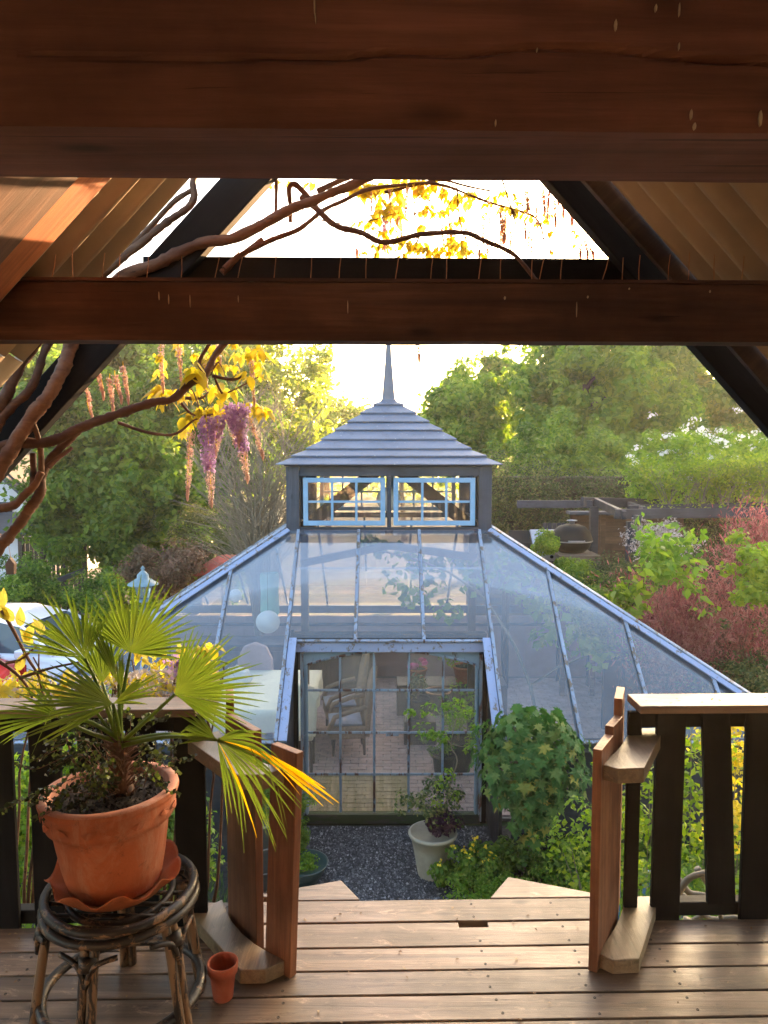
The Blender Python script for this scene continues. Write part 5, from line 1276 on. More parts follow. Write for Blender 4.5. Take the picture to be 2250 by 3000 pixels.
mx_ = t_.nodes.new('ShaderNodeMixShader'); mx_.inputs[0].default_value = .3; L(t_, p_.outputs[0], mx_.inputs[1]); L(t_, tr_.outputs[0], mx_.inputs[2]); L(t_, mx_.outputs[0], o_.inputs[0])
M['l_mapleobj'] = m
ml = mapleleaf()
random.seed(9); mv = np.array([v.co[:] for v in ml.vertices]); mf = np.array([p.vertices[:] for p in ml.polygons])
allv, allf, cnt = [], [], 0
cand = []
for k in range(1050):
    d = Vector((random.gauss(0, 1), random.gauss(0, 1), random.gauss(0, 1))).normalized(); r = random.uniform(.72, 1.0) if k > 350 else random.uniform(.3, .8)
    r *= 1 + .18 * noise.noise(d * 2.2)
    wv = 1.05 if d.z > 0 else 1.05 + d.z * .60
    p = topc + Vector((d.x * .54 * r * wv + d.z * -.03, d.y * .50 * r * wv, (d.z * .52 if d.z > 0 else d.z * .74) * r))
    s = random.uniform(.070, .115)
    out = Vector((d.x, d.y, .35 + d.z * .3)).normalized(); dn = (Vector((0, 0, -1)) + out * .45 + Vector((random.uniform(-.4, .4), random.uniform(-.3, .3), 0))).normalized()
    nrm = (out + Vector((0, 0, .35)) - dn * out.dot(dn)).normalized(); sd = dn.cross(nrm).normalized(); nrm = sd.cross(dn).normalized()
    Mx = Matrix((sd, dn, nrm)).transposed()
    if Mx.determinant() < 0: Mx = Matrix((-sd, dn, nrm)).transposed()
    cand.append((d.y - r, p, Mx, s))
cand.sort(key=lambda c: c[0])
for i, (_, p, Mx, s) in enumerate(cand):
    if i < 300:
        o = bpy.data.objects.new('leaf', ml); C.objects.link(o); o.parent = mp; o.location = p - W[mp.name]; o.rotation_euler = Mx.to_euler(); o.scale = (s, s, s)
    else:
        v = (mv * s) @ np.array(Mx).T + np.array(p); allv.append(v); allf.append(mf + cnt); cnt += len(mv)
npmesh('leaves', np.concatenate(allv), np.concatenate(allf), 'l_maple', mp, kind='stuff')
for k in range(9):
    e = topc + Vector((random.uniform(-.35, .35), random.uniform(-.3, .3), random.uniform(-.2, .45)))
    limb([topc + Vector((0, 0, -.15)), topc.lerp(e, .5), e], .018, .006, .01, 6, 4, k).build('limb', 'mtrunk', mp, True)
# cream pot
p = gr(1262, 2566, 0)
cpot = thing('cream_pot', 'cream glazed pot with purple and mixed plants beside the maple', 'plant pot', (p.x, p.y, 0))
PX, PY = p.x + .02, p.y + .03
MB().lathe([(0, .001), (.14, .001), (.145, .02), (.185, .25), (.212, .385), (.228, .39), (.237, .41), (.232, .43), (.214, .43), (.205, .41), (0, .40)], (PX, PY, .0), 48).build('pot_body', 'potcream', cpot, True)
def plantthing(name, lab, cat, c, rad, ncl, per, crr, sz, mat, seed, asp=.55, stems=8, h0=0, group=None, extra=None):
    t = thing(name, lab, cat, (c[0], c[1], h0), group); cc = clumps(c, rad, ncl, .3, .3, seed=seed); crown(cc, c, per, crr, sz, mat, t, 'foliage', asp)
    random.seed(seed)
    for k in range(stems):
        e = Vector([float(v) for v in cc[(k * 5) % len(cc)]]); limb([(c[0] + random.uniform(-.04, .04), c[1], h0), ((c[0] + e.x) / 2, (c[1] + e.y) / 2, (h0 + e.z) / 2 + .05), e], .006, .002, .01, 5, 3, k).build('stem', 'twig', t)
    return t, cc
plantthing('purple_plant', 'dark purple leaved plant in the cream pot', 'plant', (PX + .08, PY, .52), (.20, .16, .10), 26, 40, .07, .055, 'l_purple', 51, .45, 4, .43)
plantthing('rose_bush', 'thin olive-leaved rose bush in the cream pot', 'shrub', (PX + .02, PY + .05, .72), (.34, .25, .22), 34, 24, .10, .042, 'l_hedge', 52, .6, 10, .43)
tl_ = thing('tall_rose_shoot', 'tall thin rose shoot climbing in front of the right door panes', 'shrub', (PX + .15, PY, .43))
q = [at(a, b_, 7.2) for a, b_ in ((1300, 2440), (1310, 2330), (1338, 2230), (1322, 2180), (1337, 2100), (1380, 2150))]
limb([(PX + .12, PY, .43)] + q[:5], .011, .004, .01, 6).build('stem', 'twig', tl_, True)
limb([q[3], at(1370, 2185, 7.2), at(1400, 2150, 7.15)], .005, .003, .005, 5).build('stem', 'twig', tl_, True)
limb([q[3], at(1290, 2150, 7.2), at(1245, 2140, 7.15)], .005, .003, .005, 5).build('stem', 'twig', tl_, True)
cc = np.array([list(at(a, b_, 7.15)) for a, b_ in ((1240, 2140), (1265, 2155), (1290, 2150), (1330, 2100), (1370, 2090), (1300, 2165), (1400, 2140), (1310, 2270), (1290, 2300), (1330, 2330), (1280, 2350), (1345, 2060), (1250, 2080), (1380, 2190), (1300, 2400), (1200, 2090), (1310, 2070))])
crown(cc, (0, 0, 0), 34, .10, .045, 'l_bright', tl_, 'foliage', .6)
# flowers and ground cover on the right of the path
yf_, cc = plantthing('yellow_flowers', 'green clump with small yellow flowers at the foot of the cream pot', 'flowers', (gr(1370, 2560, 0).x, 6.95, .18), (.30, .22, .20), 60, 60, .08, .045, 'l_mid', 53, .6, 6, 0)
P = cc[np.argsort(-cc[:, 2])[:16]] + np.array([0, -.02, .07]); P = P.repeat(5, 0) + RNG.normal(size=(80, 3)) * .012
leafcloud('petals', P, RNG.normal(size=P.shape) + np.array([0, -1, 1]), .028, 'f_yel', yf_, .8)
gc = thing('ground_cover', 'bright green ground cover in front of the maple trunk', 'ground cover', (1.3, 6.6, 0), kind='stuff')
cc = np.stack([RNG.uniform(.62, 2.9, 300), RNG.uniform(5.6, 6.95, 300), RNG.uniform(.02, .22, 300)], 1)
edge = .62 + .18 * np.array([noise.noise(Vector((0, float(a) * 2.5, 0))) for a in cc[:, 1]]); cc = cc[cc[:, 0] > edge + (7.0 - cc[:, 1]) * .0]
crown(cc, (0, 0, 0), 110, .11, .026, 'l_bright', gc, 'foliage', .7)
gc2 = thing('shade_plants', 'dark leafy plants along the weatherboard wall behind the maple', 'ground cover', (2, 7.2, 0), kind='stuff')
cc = np.stack([RNG.uniform(.95, 3.9, 130), RNG.uniform(6.9, 7.2, 130), RNG.uniform(.02, .33, 130)], 1); crown(cc, (0, 0, 0), 60, .12, .06, 'l_dark', gc2, 'foliage', .6)
# grass, weeds: thin blades around the yard edges
n = 9000; P = np.stack([np.concatenate([RNG.uniform(-4, -1.0, n // 2), RNG.uniform(1.0, 4, n - n // 2)]), RNG.uniform(3.0, 7.2, n), np.full(n, .04)], 1)
leafcloud('grass', P, RNG.normal(size=(n, 3)) * np.array([1, 1, .2]), .11, 'l_grass', None, .12, tdir=np.tile([0., 0., 1.], (n, 1)), kind='stuff', label='rough grass and weeds beside the gravel path')
# left of the path: tub with trailing green plant, zinc planter
p = gr(900, 2590, 0); tp_ = thing('trailing_plant_bowl', 'round dark teal bowl with bright trailing moss plant', 'plant pot', (p.x - .05, p.y, 0))
MB().lathe([(0, .001), (.14, .001), (.22, .12), (.24, .17), (.25, .19), (.235, .19), (.22, .17), (0, .14)], (p.x - .05, p.y + .05, 0), 36).build('bowl', 'potteal', tp_, True)
cc = clumps((p.x - .05, p.y + .05, .17), (.18, .18, .07), 26, .2, .2, seed=61); crown(cc, (0, 0, 0), 70, .06, .028, 'l_bright', tp_, 'foliage', .5)
ct, cc = plantthing('weeping_conifer', 'soft green columnar plant hanging beside the left doorpost', 'shrub', at(862, 2420, 7.35), (.16, .16, .52), 60, 90, .08, .045, 'l_mid', 62, .3, 5, 0)
p = gr(752, 2600, 0); zp = thing('zinc_planter', 'tall grey zinc planter seen between the two left planks', 'plant pot', (p.x, p.y, 0))
MB().lathe([(0, .001), (.20, .001), (.24, .62), (.255, .63), (.255, .65), (.235, .65), (.22, .6), (0, .58)], (p.x, p.y + .1, 0), 30).build('planter_body', 'potgrey', zp, True)
for zz_ in (.18, .42): MB().lathe([(.214 + zz_ * .055, 0), (.224 + zz_ * .055, .006), (.214 + zz_ * .055, .012)], (p.x, p.y + .1, zz_), 30).build('hoop', 'potgrey', zp, True)
plantthing('planter_shrub', 'bright green shrub in the zinc planter', 'shrub', (p.x, p.y + .1, .95), (.24, .24, .34), 40, 80, .1, .04, 'l_mid', 63, .5, 5, .6)
# shrubs behind the left railing
lsg = 'shrubs seen through the left railing'
for k, (px, py, Yd, rr, mt, lb) in enumerate(((60, 2440, 4.6, .42, 'l_lime', 'lime green shrub seen through the far left baluster gap'), (240, 2330, 4.8, .38, 'l_lime', 'lime shrub seen through the gap left of the palm pot'), (500, 2480, 5.2, .25, 'l_mid', 'small green shrub seen right of the palm pot'), (100, 2620, 4.4, .40, 'l_bright', 'grassy green clump low behind the left balusters'))):
    c = at(px, py, Yd); plantthing('garden_shrub', lb, 'shrub', c, (rr, rr, rr * 1.5), 50, 70, .14, .05, mt, 70 + k, .5, 6, 0, lsg)
# rose shrubs behind the right railing
rsg = 'rose shrubs seen through the right railing'
for k, (px, py, Yd, rr, hh_, mt, lb) in enumerate(((1745, 2480, 5.9, .32, .55, 'l_lime', 'yellow-green rose shrub just left of the right flare plates'), (1900, 2420, 5.0, .26, .75, 'l_lime', 'rose shrub in the gap behind the right flare'), (2040, 2330, 4.7, .24, .62, 'l_lime', 'rose shrub behind the leaning baluster'), (2150, 2280, 4.9, .24, .55, 'l_yellow', 'golden leaved rose shrub near the right edge'), (2060, 2640, 4.3, .45, .22, 'l_mid', 'low green shrub at the foot of the right balusters'), (2230, 2500, 5.0, .3, .6, 'l_lime', 'rose shrub at the far right edge'))):
    c = at(px, py, Yd); plantthing('rose_shrub', lb, 'shrub', c, (rr, rr, hh_), 40, 22, .13, .05, mt, 80 + k, .6, 8, .1, rsg)
# gnarled vine stems low behind the right rail
gv = thing('gnarled_vine', 'pale gnarled bare vine stems low behind the right balusters', 'vine', at(2020, 2650, 3.6))
for k, pl__ in enumerate((((1965, 2660), (2010, 2590), (2060, 2560), (2120, 2545)), ((1980, 2570), (2020, 2610), (2075, 2620), (2110, 2690)), ((1950, 2620), (2000, 2640), (2060, 2680), (2170, 2690)), ((2040, 2540), (2080, 2600), (2060, 2660), (2020, 2700)))):
    limb([at(a, b_, 3.3 + .1 * k) for a, b_ in pl__], .017, .010, .03, 8, 5, k).build('stem', 'twig', gv, True)
limb([at(2020, 2700, 3.5), Vector((1.35, 3.6, 1.2)), Vector((1.4, 3.7, 0))], .02, .025, .02, 8).build('stem', 'twig', gv, True)
# blue chair behind the right rail
bc = thing('blue_garden_chair', 'blue painted garden chair seen through the right balusters', 'chair', (1.95, 5.1, 0))
for i in range(5): MB().box((1.62 + i * .12, 5.3, .42), (1.70 + i * .12, 5.325, 1.02 + .05 * math.sin(math.pi * i / 4))).build('back_slat', 'chairblue', bc, bevel=.004)
MB().box((1.60, 4.85, .40), (2.20, 5.29, .44)).build('seat', 'chairblue', bc, bevel=.005)
for x, y in ((1.62, 4.88), (2.14, 4.88), (1.62, 5.24), (2.14, 5.24)): MB().box((x, y, 0), (x + .04, y + .04, .398)).build('leg', 'chairblue', bc)
for x in (1.56, 2.2): MB().box((x, 4.85, .62), (x + .07, 5.32, .645)).build('armrest', 'chairblue', bc, bevel=.004)

# ------------------------------------------------------------------ wisteria on the truss
ws = thing('wisteria', 'old wisteria with twisting stems, yellow leaves and hanging racemes on the truss', 'climber', at(-40, 1700, 2.85))
def wl(pts, r0, r1, y0, y1, wob=.012, n=9, seed=0):
    k = len(pts) - 1
    q = [at(a, b_, y0 + (y1 - y0) * i / k) for i, (a, b_) in enumerate(pts)]
    limb(q, r0 * .82, r1 * .82, wob, 12 if n == 9 and r0 > .007 else n, 12 if r0 > .011 else 6, seed).build('branch', 'bark', ws, True); return q
wl([(-60, 1470), (0, 1370), (47, 1292), (98, 1217), (149, 1142), (190, 1068), (217, 1000), (250, 930), (353, 816), (475, 769), (597, 714), (678, 701), (814, 633), (915, 592), (1017, 552), (1120, 500)], .034, .018, 2.78, 2.93, seed=1)
wl([(-60, 1300), (0, 1190), (30, 1136), (68, 1061), (112, 1000), (200, 880), (298, 800), (380, 735), (475, 664), (560, 590), (568, 531), (600, 480)], .028, .012, 2.79, 2.84, seed=2)
wl([(-60, 1340), (0, 1237), (41, 1190), (88, 1136), (112, 1085), (146, 1000), (230, 860), (330, 760), (420, 690), (500, 600), (560, 560)], .022, .010, 2.79, 2.84, seed=3)
wl([(-50, 1330), (44, 1298), (115, 1295), (176, 1281), (237, 1251), (298, 1231), (366, 1210), (453, 1177), (506, 1167), (554, 1133), (603, 1099), (627, 1046), (660, 1003), (720, 940)], .025, .014, 2.80, 3.05, seed=4)
wl([(-60, 1680), (0, 1610), (34, 1570), (78, 1502), (115, 1441), (119, 1400), (136, 1359), (176, 1315), (210, 1288), (260, 1245), (330, 1222)], .027, .016, 2.84, 2.98, seed=5)
wl([(-60, 1500), (0, 1488), (41, 1481), (78, 1451), (108, 1420), (125, 1380)], .020, .016, 2.86, 2.86, seed=6)
wl([(90, 1220), (105, 1270), (120, 1330), (124, 1380)], .010, .014, 2.80, 2.88, seed=7)
wl([(93, 1330), (97, 1395), (96, 1432)], .013, .018, 2.92, 2.90, seed=8)
wl([(142, 1373), (176, 1340), (212, 1310)], .014, .007, 2.9, 2.95, seed=9)
wl([(347, 1239), (424, 1263), (492, 1275), (530, 1263), (569, 1230), (617, 1215)], .008, .004, 3.0, 3.08, .006, seed=10)
wl([(620, 1100), (690, 1110), (725, 1090)], .008, .004, 3.05, 3.1, .006, seed=11)
wl([(630, 1105), (650, 1145), (670, 1150), (760, 1105)], .007, .003, 3.05, 3.12, .006, seed=12)
wl([(545, 1165), (590, 1165), (612, 1148)], .008, .004, 3.05, 3.1, .004, seed=13)
wl([(530, 1180), (570, 1215), (625, 1213)], .007, .003, 3.05, 3.1, .004, seed=14)
wl([(600, 1090), (585, 1060), (620, 1000)], .010, .008, 3.05, 3.08, .004, seed=15)
wl([(655, 790), (705, 748), (800, 704), (868, 674), (949, 620), (1051, 565), (1125, 545), (1227, 538), (1328, 552), (1430, 592), (1505, 613)], .013, .005, 2.9, 3.15, seed=16)
wl([(930, 610), (870, 545), (848, 552), (851, 600), (851, 650)], .013, .009, 3.0, 3.02, .006, seed=17)
wl([(881, 579), (963, 640), (1058, 680), (1125, 711), (1227, 687), (1349, 684), (1417, 708), (1505, 748), (1573, 830)], .014, .009, 3.0, 2.88, seed=18)
wl([(807, 505), (810, 560), (807, 640)], .009, .007, 2.95, 2.95, .004, seed=19)
wl([(650, 800), (720, 740), (770, 700)], .016, .010, 2.95, 3.0, .004, seed=20)
wl([(1471, 520), (1500, 620), (1545, 760)], .004, .003, 3.05, 3.05, .004, 6, seed=21)
wl([(1340, 540), (1345, 640), (1357, 690)], .004, .003, 3.1, 3.1, .004, 6, seed=22)
wl([(1505, 613), (1570, 640), (1592, 700), (1570, 760)], .006, .003, 3.15, 3.1, .004, 6, seed=23)
wl([(1592, 700), (1640, 730), (1700, 745)], .003, .002, 3.1, 3.1, .004, 5, seed=24)
wl([(1505, 613), (1560, 590), (1640, 560)], .004, .002, 3.1, 3.1, .004, 5, seed=25)
wl([(880, 610), (960, 650), (1060, 650), (1160, 625)], .003, .002, 3.05, 3.05, .004, 5, seed=26)
wl([(930, 560), (1000, 530), (1060, 510)], .014, .010, 3.0, 3.05, .004, 7, seed=27)
wl([(1125, 560), (1200, 545), (1290, 530), (1360, 540), (1440, 560)], .008, .004, 3.1, 3.12, .006, 6, seed=28)
wl([(1180, 640), (1230, 620), (1260, 600)], .003, .002, 3.1, 3.1, .002, 5, seed=29)
for k in range(30):      # thin curling side twigs
    px, py = random.choice([(700, 735), (960, 640), (1110, 700), (1230, 690), (1440, 715), (1330, 555), (1500, 610), (560, 1140), (640, 1060), (480, 1165)])
    a, b_ = random.uniform(-60, 60), random.uniform(20, 70)
    wl([(px, py), (px + a * .4, py + b_ * .3), (px + a, py + b_)], .0032, .0012, 3.0, 3.03, .004, 5, seed=40 + k)
# drooping compound leaves: every leaf is a cluster of leaflets on a fine stalk
def leafletmesh():
    vs = [(0, 0, 0)]; prof = [(.10, .17), (.35, .26), (.62, .20), (.85, .08)]
    vs = [(0, 0, 0)] + [(w, t_, -.06 * t_ - .05 * w) for t_, w in prof] + [(0, 1, -.12)] + [(-w, t_, -.06 * t_ - .05 * w) for t_, w in reversed(prof)] 
    vs += [(0, .4, .02)]; c = len(vs) - 1; n_ = c
    fs = [(i, (i + 1) % n_, c) for i in range(n_)]
    me = bpy.data.meshes.new('wisteria_leaflet'); me.from_pydata(vs, [], fs); me.update(); me.materials.append(M['l_yobj']); return me
def objleafmat(name, stops, tr, tcol):
    m, t_, o_ = newmat(name); oi = t_.nodes.new('ShaderNodeObjectInfo'); col = ramp(t_, oi.outputs['Random'], stops)
    p_ = pbsdf(t_, o_, col, .5, None, .3, link=False); b = t_.nodes.new('ShaderNodeBsdfTranslucent'); L(t_, mixc(t_, .5, col, tcol), b.inputs[0])
    mx = t_.nodes.new('ShaderNodeMixShader'); mx.inputs[0].default_value = tr; L(t_, p_.outputs[0], mx.inputs[1]); L(t_, b.outputs[0], mx.inputs[2]); L(t_, mx.outputs[0], o_.inputs[0]); return m
M['l_yobj'] = objleafmat('yellow_leaf_blade', [(0, (.22, .24, .03)), (.35, (.45, .38, .03)), (.7, (.62, .50, .05)), (1, (.30, .38, .07))], .48, (.80, .66, .12))
wlm = leafletmesh()
WL = [0]
def wleaf(p, s, parent, mode='obj'):
    n_ = random.randint(5, 8); rz = random.uniform(0, 6.28)
    for k in range(n_):
        a = rz + (k - n_ / 2) * .75 + random.uniform(-.2, .2); dn = Vector((math.cos(a) * .75, math.sin(a) * .75, random.uniform(-1.3, -.3))).normalized()
        nrm = dn.orthogonal().normalized() if abs(dn.z) > .98 else (Vector((0, 0, 1)) - dn * dn.z).normalized(); sd = dn.cross(nrm)
        Mx = Matrix((sd, dn, nrm)).transposed(); q = Vector(p) + Vector((random.uniform(-1, 1), random.uniform(-1, 1), random.uniform(-1, .3))) * s * .35
        if Mx.determinant() < 0: Mx = Matrix((-sd, dn, nrm)).transposed()
        out.append((q, Mx, s * random.uniform(.6, 1.1)))
out = []
random.seed(12)
spots = []
def spray(x0, x1, y0, y1, n_, Yd, s=.05):
    n_ = int(n_ * 1.35)
    for _ in range(n_): spots.append((at(random.uniform(x0, x1), random.uniform(y0, y1), Yd + random.uniform(-.08, .1)), s * random.uniform(.7, 1.25)))
spray(1050, 1300, 520, 560, 24, 3.15); spray(1080, 1180, 560, 640, 9, 3.12); spray(1220, 1290, 600, 660, 4, 3.15, .045); spray(1320, 1400, 540, 600, 6, 3.12, .045); spray(1300, 1360, 690, 735, 6, 3.05)
spray(1160, 1260, 690, 745, 6, 3.05, .05); spray(1490, 1560, 600, 640, 3, 3.15, .045); spray(1240, 1420, 720, 745, 5, 3.05, .04); spray(1100, 1180, 600, 720, 5, 3.12, .045)
spray(760, 1040, 520, 545, 5, 3.15, .04); spray(1380, 1520, 540, 640, 8, 3.12, .035); spray(1560, 1700, 620, 740, 7, 3.1, .028); spray(1180, 1400, 560, 660, 9, 3.12, .04); spray(1000, 1120, 600, 740, 6, 3.1, .035)
spray(455, 490, 1125, 1150, 3, 3.05, .085); spray(520, 620, 1130, 1260, 10, 3.12, .055); spray(600, 780, 1000, 1200, 22, 3.15, .06); spray(440, 620, 1000, 1090, 10, 3.15, .05); spray(735, 780, 1180, 1200, 4, 3.1, .05); spray(560, 600, 1060, 1100, 3, 3.0, .07)
for p, s in spots: wleaf(p, s, ws)
def place(out, parent, lm, stuffmat, lim=300):
    mv = np.array([v.co[:] for v in lm.vertices]); mf = np.array([p_.vertices[:] for p_ in lm.polygons]); av, af, c = [], [], 0
    random.shuffle(out)
    for i, (q, Mx, s) in enumerate(out):
        if i < lim:
            o = bpy.data.objects.new('leaf', lm); C.objects.link(o); o.parent = parent; o.location = q - W[parent.name]; o.rotation_euler = Mx.to_euler(); o.scale = (s, s, s)
        else: av.append((mv * s) @ np.array(Mx).T + np.array(q)); af.append(mf + c); c += len(mv)
    if av: npmesh('leaves', np.concatenate(av), np.concatenate(af), stuffmat, parent, kind='stuff')
place(out, ws, wlm, 'l_yellow')
# racemes
def raceme(x0, y0, x1, y1, Yd, w, mat, dens=1.0, tipbud=True):
    a, b_ = at(x0, y0, Yd), at(x1, y1, Yd); ln = (b_ - a).length
    q = smoothline([a + Vector((0, 0, .02)), a.lerp(b_, .5) + Vector((random.uniform(-.008, .008), 0, 0)), b_], 8)
    s = MB().tube(q, [.0016] * (len(q) - 3) + [.001, .0008, .0005], 4).build('raceme', 'l_yellow', ws)
    n_ = int(ln * 1500 * dens); t_ = RNG.uniform(0, 1, n_); ang = RNG.uniform(0, 6.28, n_)
    wd = w * (1 - .75 * t_ ** 1.3) * RNG.uniform(.35, 1.05, n_)
    A, B = np.array(a), np.array(b_)
    P = A + (B - A) * t_[:, None] + np.stack([np.cos(ang) * wd, np.sin(ang) * wd, RNG.normal(size=n_) * .004], 1)
    N_ = np.stack([np.cos(ang), np.sin(ang), RNG.uniform(-.3, .8, n_)], 1) + RNG.normal(size=(n_, 3)) * .4
    if mat == 'f_purple':
        up = t_ < .62
        leafcloud('petals', P[up], N_[up], .017, 'f_purple', s, .75)
        leafcloud('buds', P[~up], N_[~up], .011, 'f_pink', s, .5)
    else: leafcloud('buds', P, N_, .0105, mat, s, .5)
    if tipbud:
        c = b_; MB().lathe([(0, .022), (.0055, .016), (.0062, 0), (.004, -.014), (0, -.02)], c, 8).build('tip_bud', 'f_pink', s, True)
random.seed(31)
for k in range(26):
    x_ = random.uniform(1080, 1720); y_ = random.uniform(545, 700) if x_ < 1560 else random.uniform(560, 720)
    if y_ < 545 + (x_ - 1600) * 1.15: continue
    raceme(x_, y_, x_ + random.uniform(-6, 6), min(748, y_ + random.uniform(35, 90)), random.uniform(3.05, 3.2), random.uniform(.004, .009), 'f_pink', random.uniform(.5, 1.0), False)
for r_ in ((604, 1225, 620, 1475, 3.0, .036, 'f_purple', 1.3), (640, 1220, 632, 1330, 3.02, .034, 'f_purple', 1.2), (690, 1185, 725, 1405, 3.02, .038, 'f_purple', 1.4), (672, 1190, 690, 1300, 3.05, .036, 'f_purple', 1.3), (715, 1190, 700, 1300, 3.0, .03, 'f_purple', 1.2),
           (560, 1265, 549, 1455, 3.0, .020, 'f_pink', 1.2), (725, 1210, 770, 1335, 3.0, .017, 'f_pink', 1.1), (286, 1090, 303, 1160, 2.95, .012, 'f_pink', 1.4), (322, 1110, 331, 1200, 2.95, .014, 'f_pink', 1.4),
           (336, 1100, 356, 1172, 2.95, .012, 'f_pink', 1.4), (360, 1075, 376, 1172, 2.95, .013, 'f_pink', 1.4), (255, 1140, 270, 1228, 2.95, .010, 'f_pink', 1.1), (470, 1010, 478, 1140, 3.1, .014, 'f_pink', 1), (525, 1020, 530, 1105, 3.1, .013, 'f_pink', 1),
           (735, 1050, 745, 1180, 3.1, .013, 'f_pink', 1), (596, 1040, 606, 1140, 3.15, .016, 'f_pink', 1), (640, 1010, 645, 1060, 3.15, .016, 'f_pink', 1), (1222, 1005, 1228, 1050, 3.0, .008, 'f_pink', .7),
           (1130, 610, 1128, 730, 3.1, .018, 'f_purple', .45), (1050, 690, 1046, 745, 3.1, .014, 'f_pink', .4), (1370, 690, 1366, 750, 3.1, .018, 'f_pink', .5), (1400, 700, 1404, 745, 3.1, .012, 'f_pink', .5), (1160, 600, 1165, 650, 3.15, .014, 'f_pink', .6),
           (1465, 620, 1475, 705, 3.05, .007, 'f_pink', 1.2), (1478, 640, 1480, 700, 3.05, .006, 'f_pink', 1.2), (1538, 650, 1540, 690, 3.05, .006, 'f_pink', 1), (1592, 560, 1596, 620, 3.05, .008, 'f_pink', 1.2), (1626, 590, 1628, 655, 3.05, .007, 'f_pink', 1.2), (1648, 570, 1650, 630, 3.05, .006, 'f_pink', 1), (1672, 620, 1676, 655, 3.05, .006, 'f_pink', 1),
           (1715, 705, 1722, 748, 3.05, .008, 'f_pink', 1.2), (1705, 715, 1700, 750, 3.05, .009, 'f_pink', 1), (1730, 725, 1738, 750, 3.05, .006, 'f_pink', 1), (1610, 555, 1606, 600, 3.05, .006, 'f_pink', 1), (1640, 545, 1636, 590, 3.05, .006, 'f_pink', 1), (1540, 560, 1545, 610, 3.05, .006, 'f_pink', 1)):
    raceme(*r_)
# wisteria hanging over the left railing
w2 = thing('wisteria_hedge', 'yellow-leaved wisteria with faded mauve flowers sprawling beyond the left railing', 'climber', at(300, 2300, 3.3))
out = []
for _ in range(120):
    px = random.uniform(-40, 620); top = 1870 if px > 380 else 1960; py = random.uniform(top, 2070); out_s = random.uniform(.045, .075); wleaf(at(px, py, random.uniform(3.0, 3.35)), out_s, w2)
for _ in range(20): wleaf(at(random.uniform(520, 600), random.uniform(1880, 1960), 3.15), .06, w2)
place(out, w2, wlm, 'l_yellow')
P = []
for _ in range(1700):
    px = random.uniform(380, 640) if random.random() < .6 else random.uniform(0, 640); P.append(list(at(px, random.uniform(1960, 2065) + abs(px - 500) * .05, random.uniform(3.0, 3.3))))
P = np.array(P); leafcloud('faded_petals', P, RNG.normal(size=P.shape), .02, 'f_faded', w2, .7)
P = np.array([list(at(random.gauss(545, 22), random.gauss(1955, 16), 3.0)) for _ in range(260)]); leafcloud('petals', P, RNG.normal(size=P.shape), .02, 'f_purple', w2, .8)
random.seed(77)
for k, pl__ in enumerate((((5, 1785), (40, 1850), (80, 1930), (115, 1985), (130, 2060)), ((-10, 1930), (40, 1965), (80, 2010), (100, 2060)), ((60, 1985), (110, 1968), (160, 1955), (230, 1940)), ((20, 1940), (60, 1930), (110, 1890)))):
    limb([at(a, b_, 2.98) for a, b_ in pl__], .008, .004, .006, 6, 5, k).build('stem', 'bark', w2, True)
for k in range(26): p = at(random.uniform(0, 620), 2070, 3.2); limb([p + Vector((0, 0, -.9)), p + Vector((.05, 0, -.3)), p + Vector((random.uniform(-.15, .15), 0, random.uniform(.0, .25)))], .008, .003, .02, 5, 4, k).build('stem', 'bark', w2, True)
out = []
for px, py in ((4, 1780), (40, 1820), (60, 1835), (50, 1965), (75, 1878), (95, 1890), (25, 1815), (130, 1860)): out.append((at(px, py, 2.97), Matrix.Rotation(random.uniform(2.4, 3.9), 3, 'Y') @ Matrix.Rotation(R(-80), 3, 'X'), .08))
for q, Mx, s in out:
    o = bpy.data.objects.new('leaf', wlm); C.objects.link(o); o.parent = w2; o.location = q - W[w2.name]; o.rotation_euler = Mx.to_euler(); o.scale = (s, s, s)

# ------------------------------------------------------------------ barbecue corner under the pergola
pg = thing('pergola', 'dark blue-grey timber pergola over the barbecue corner', 'pergola', (4.2, 13, 0))
def beamp(p0, p1, Y0, Y1, w=.07, h=.13, nm='pergola_beam'):
    a, b_ = at(*p0, Y0), at(*p1, Y1); MB().bar(a, b_, w, h).build(nm, 'pergola', pg, bevel=.005)
beamp((1515, 1477), (1735, 1477), 13.6, 13.2); beamp((1705, 1470), (1990, 1476), 13.2, 14.4, .08, .16); beamp((1745, 1470), (1830, 1510), 13.3, 11.9); beamp((1838, 1478), (1890, 1498), 13.9, 12.2)
beamp((1800, 1506), (2330, 1500), 12.0, 12.0, .08, .15); beamp((1840, 1492), (2330, 1480), 12.6, 13.0, .07, .13); beamp((1860, 1520), (1872, 1524), 12.1, 11.4)
for px, Yd, zt in ((1738, 13.15, 3.15), (1847, 12.0, 3.0)):
    p = at(px, 1600, Yd); MB().box((p.x - .065, Yd - .06, 0), (p.x + .065, Yd + .06, zt)).build('pergola_post', 'pergola', pg, bevel=.006)
p = at(1850, 1520, 12.0); MB().bar(at(1850, 1535, 12.0), at(1875, 1512, 12.0), .05, .07).build('corner_brace', 'pergola', pg)
shed = thing('outdoor_kitchen_shed', 'brown boarded open shed wall and counter behind the barbecues', 'shed', (3.9, 14.6, 0))
a, b_ = at(1675, 1600, 14.6).x, at(1990, 1600, 14.6).x
for k in range(14): MB().box((a, 14.6, 1.0 + k * .135), (b_, 14.625, 1.13 + k * .135)).build('wall_board', 'bwood', shed, bevel=.004)
for fr in (0, .28, .62, 1.0): x = a + (b_ - a) * fr; MB().box((x - .045, 14.53, 0), (x + .045, 14.598, 2.95)).build('wall_stud', 'bwood', shed, bevel=.004)
MB().box((a - .1, 14.35, 2.92), (b_ + .2, 14.7, 2.97)).build('shed_roof', 'greyroof', shed)
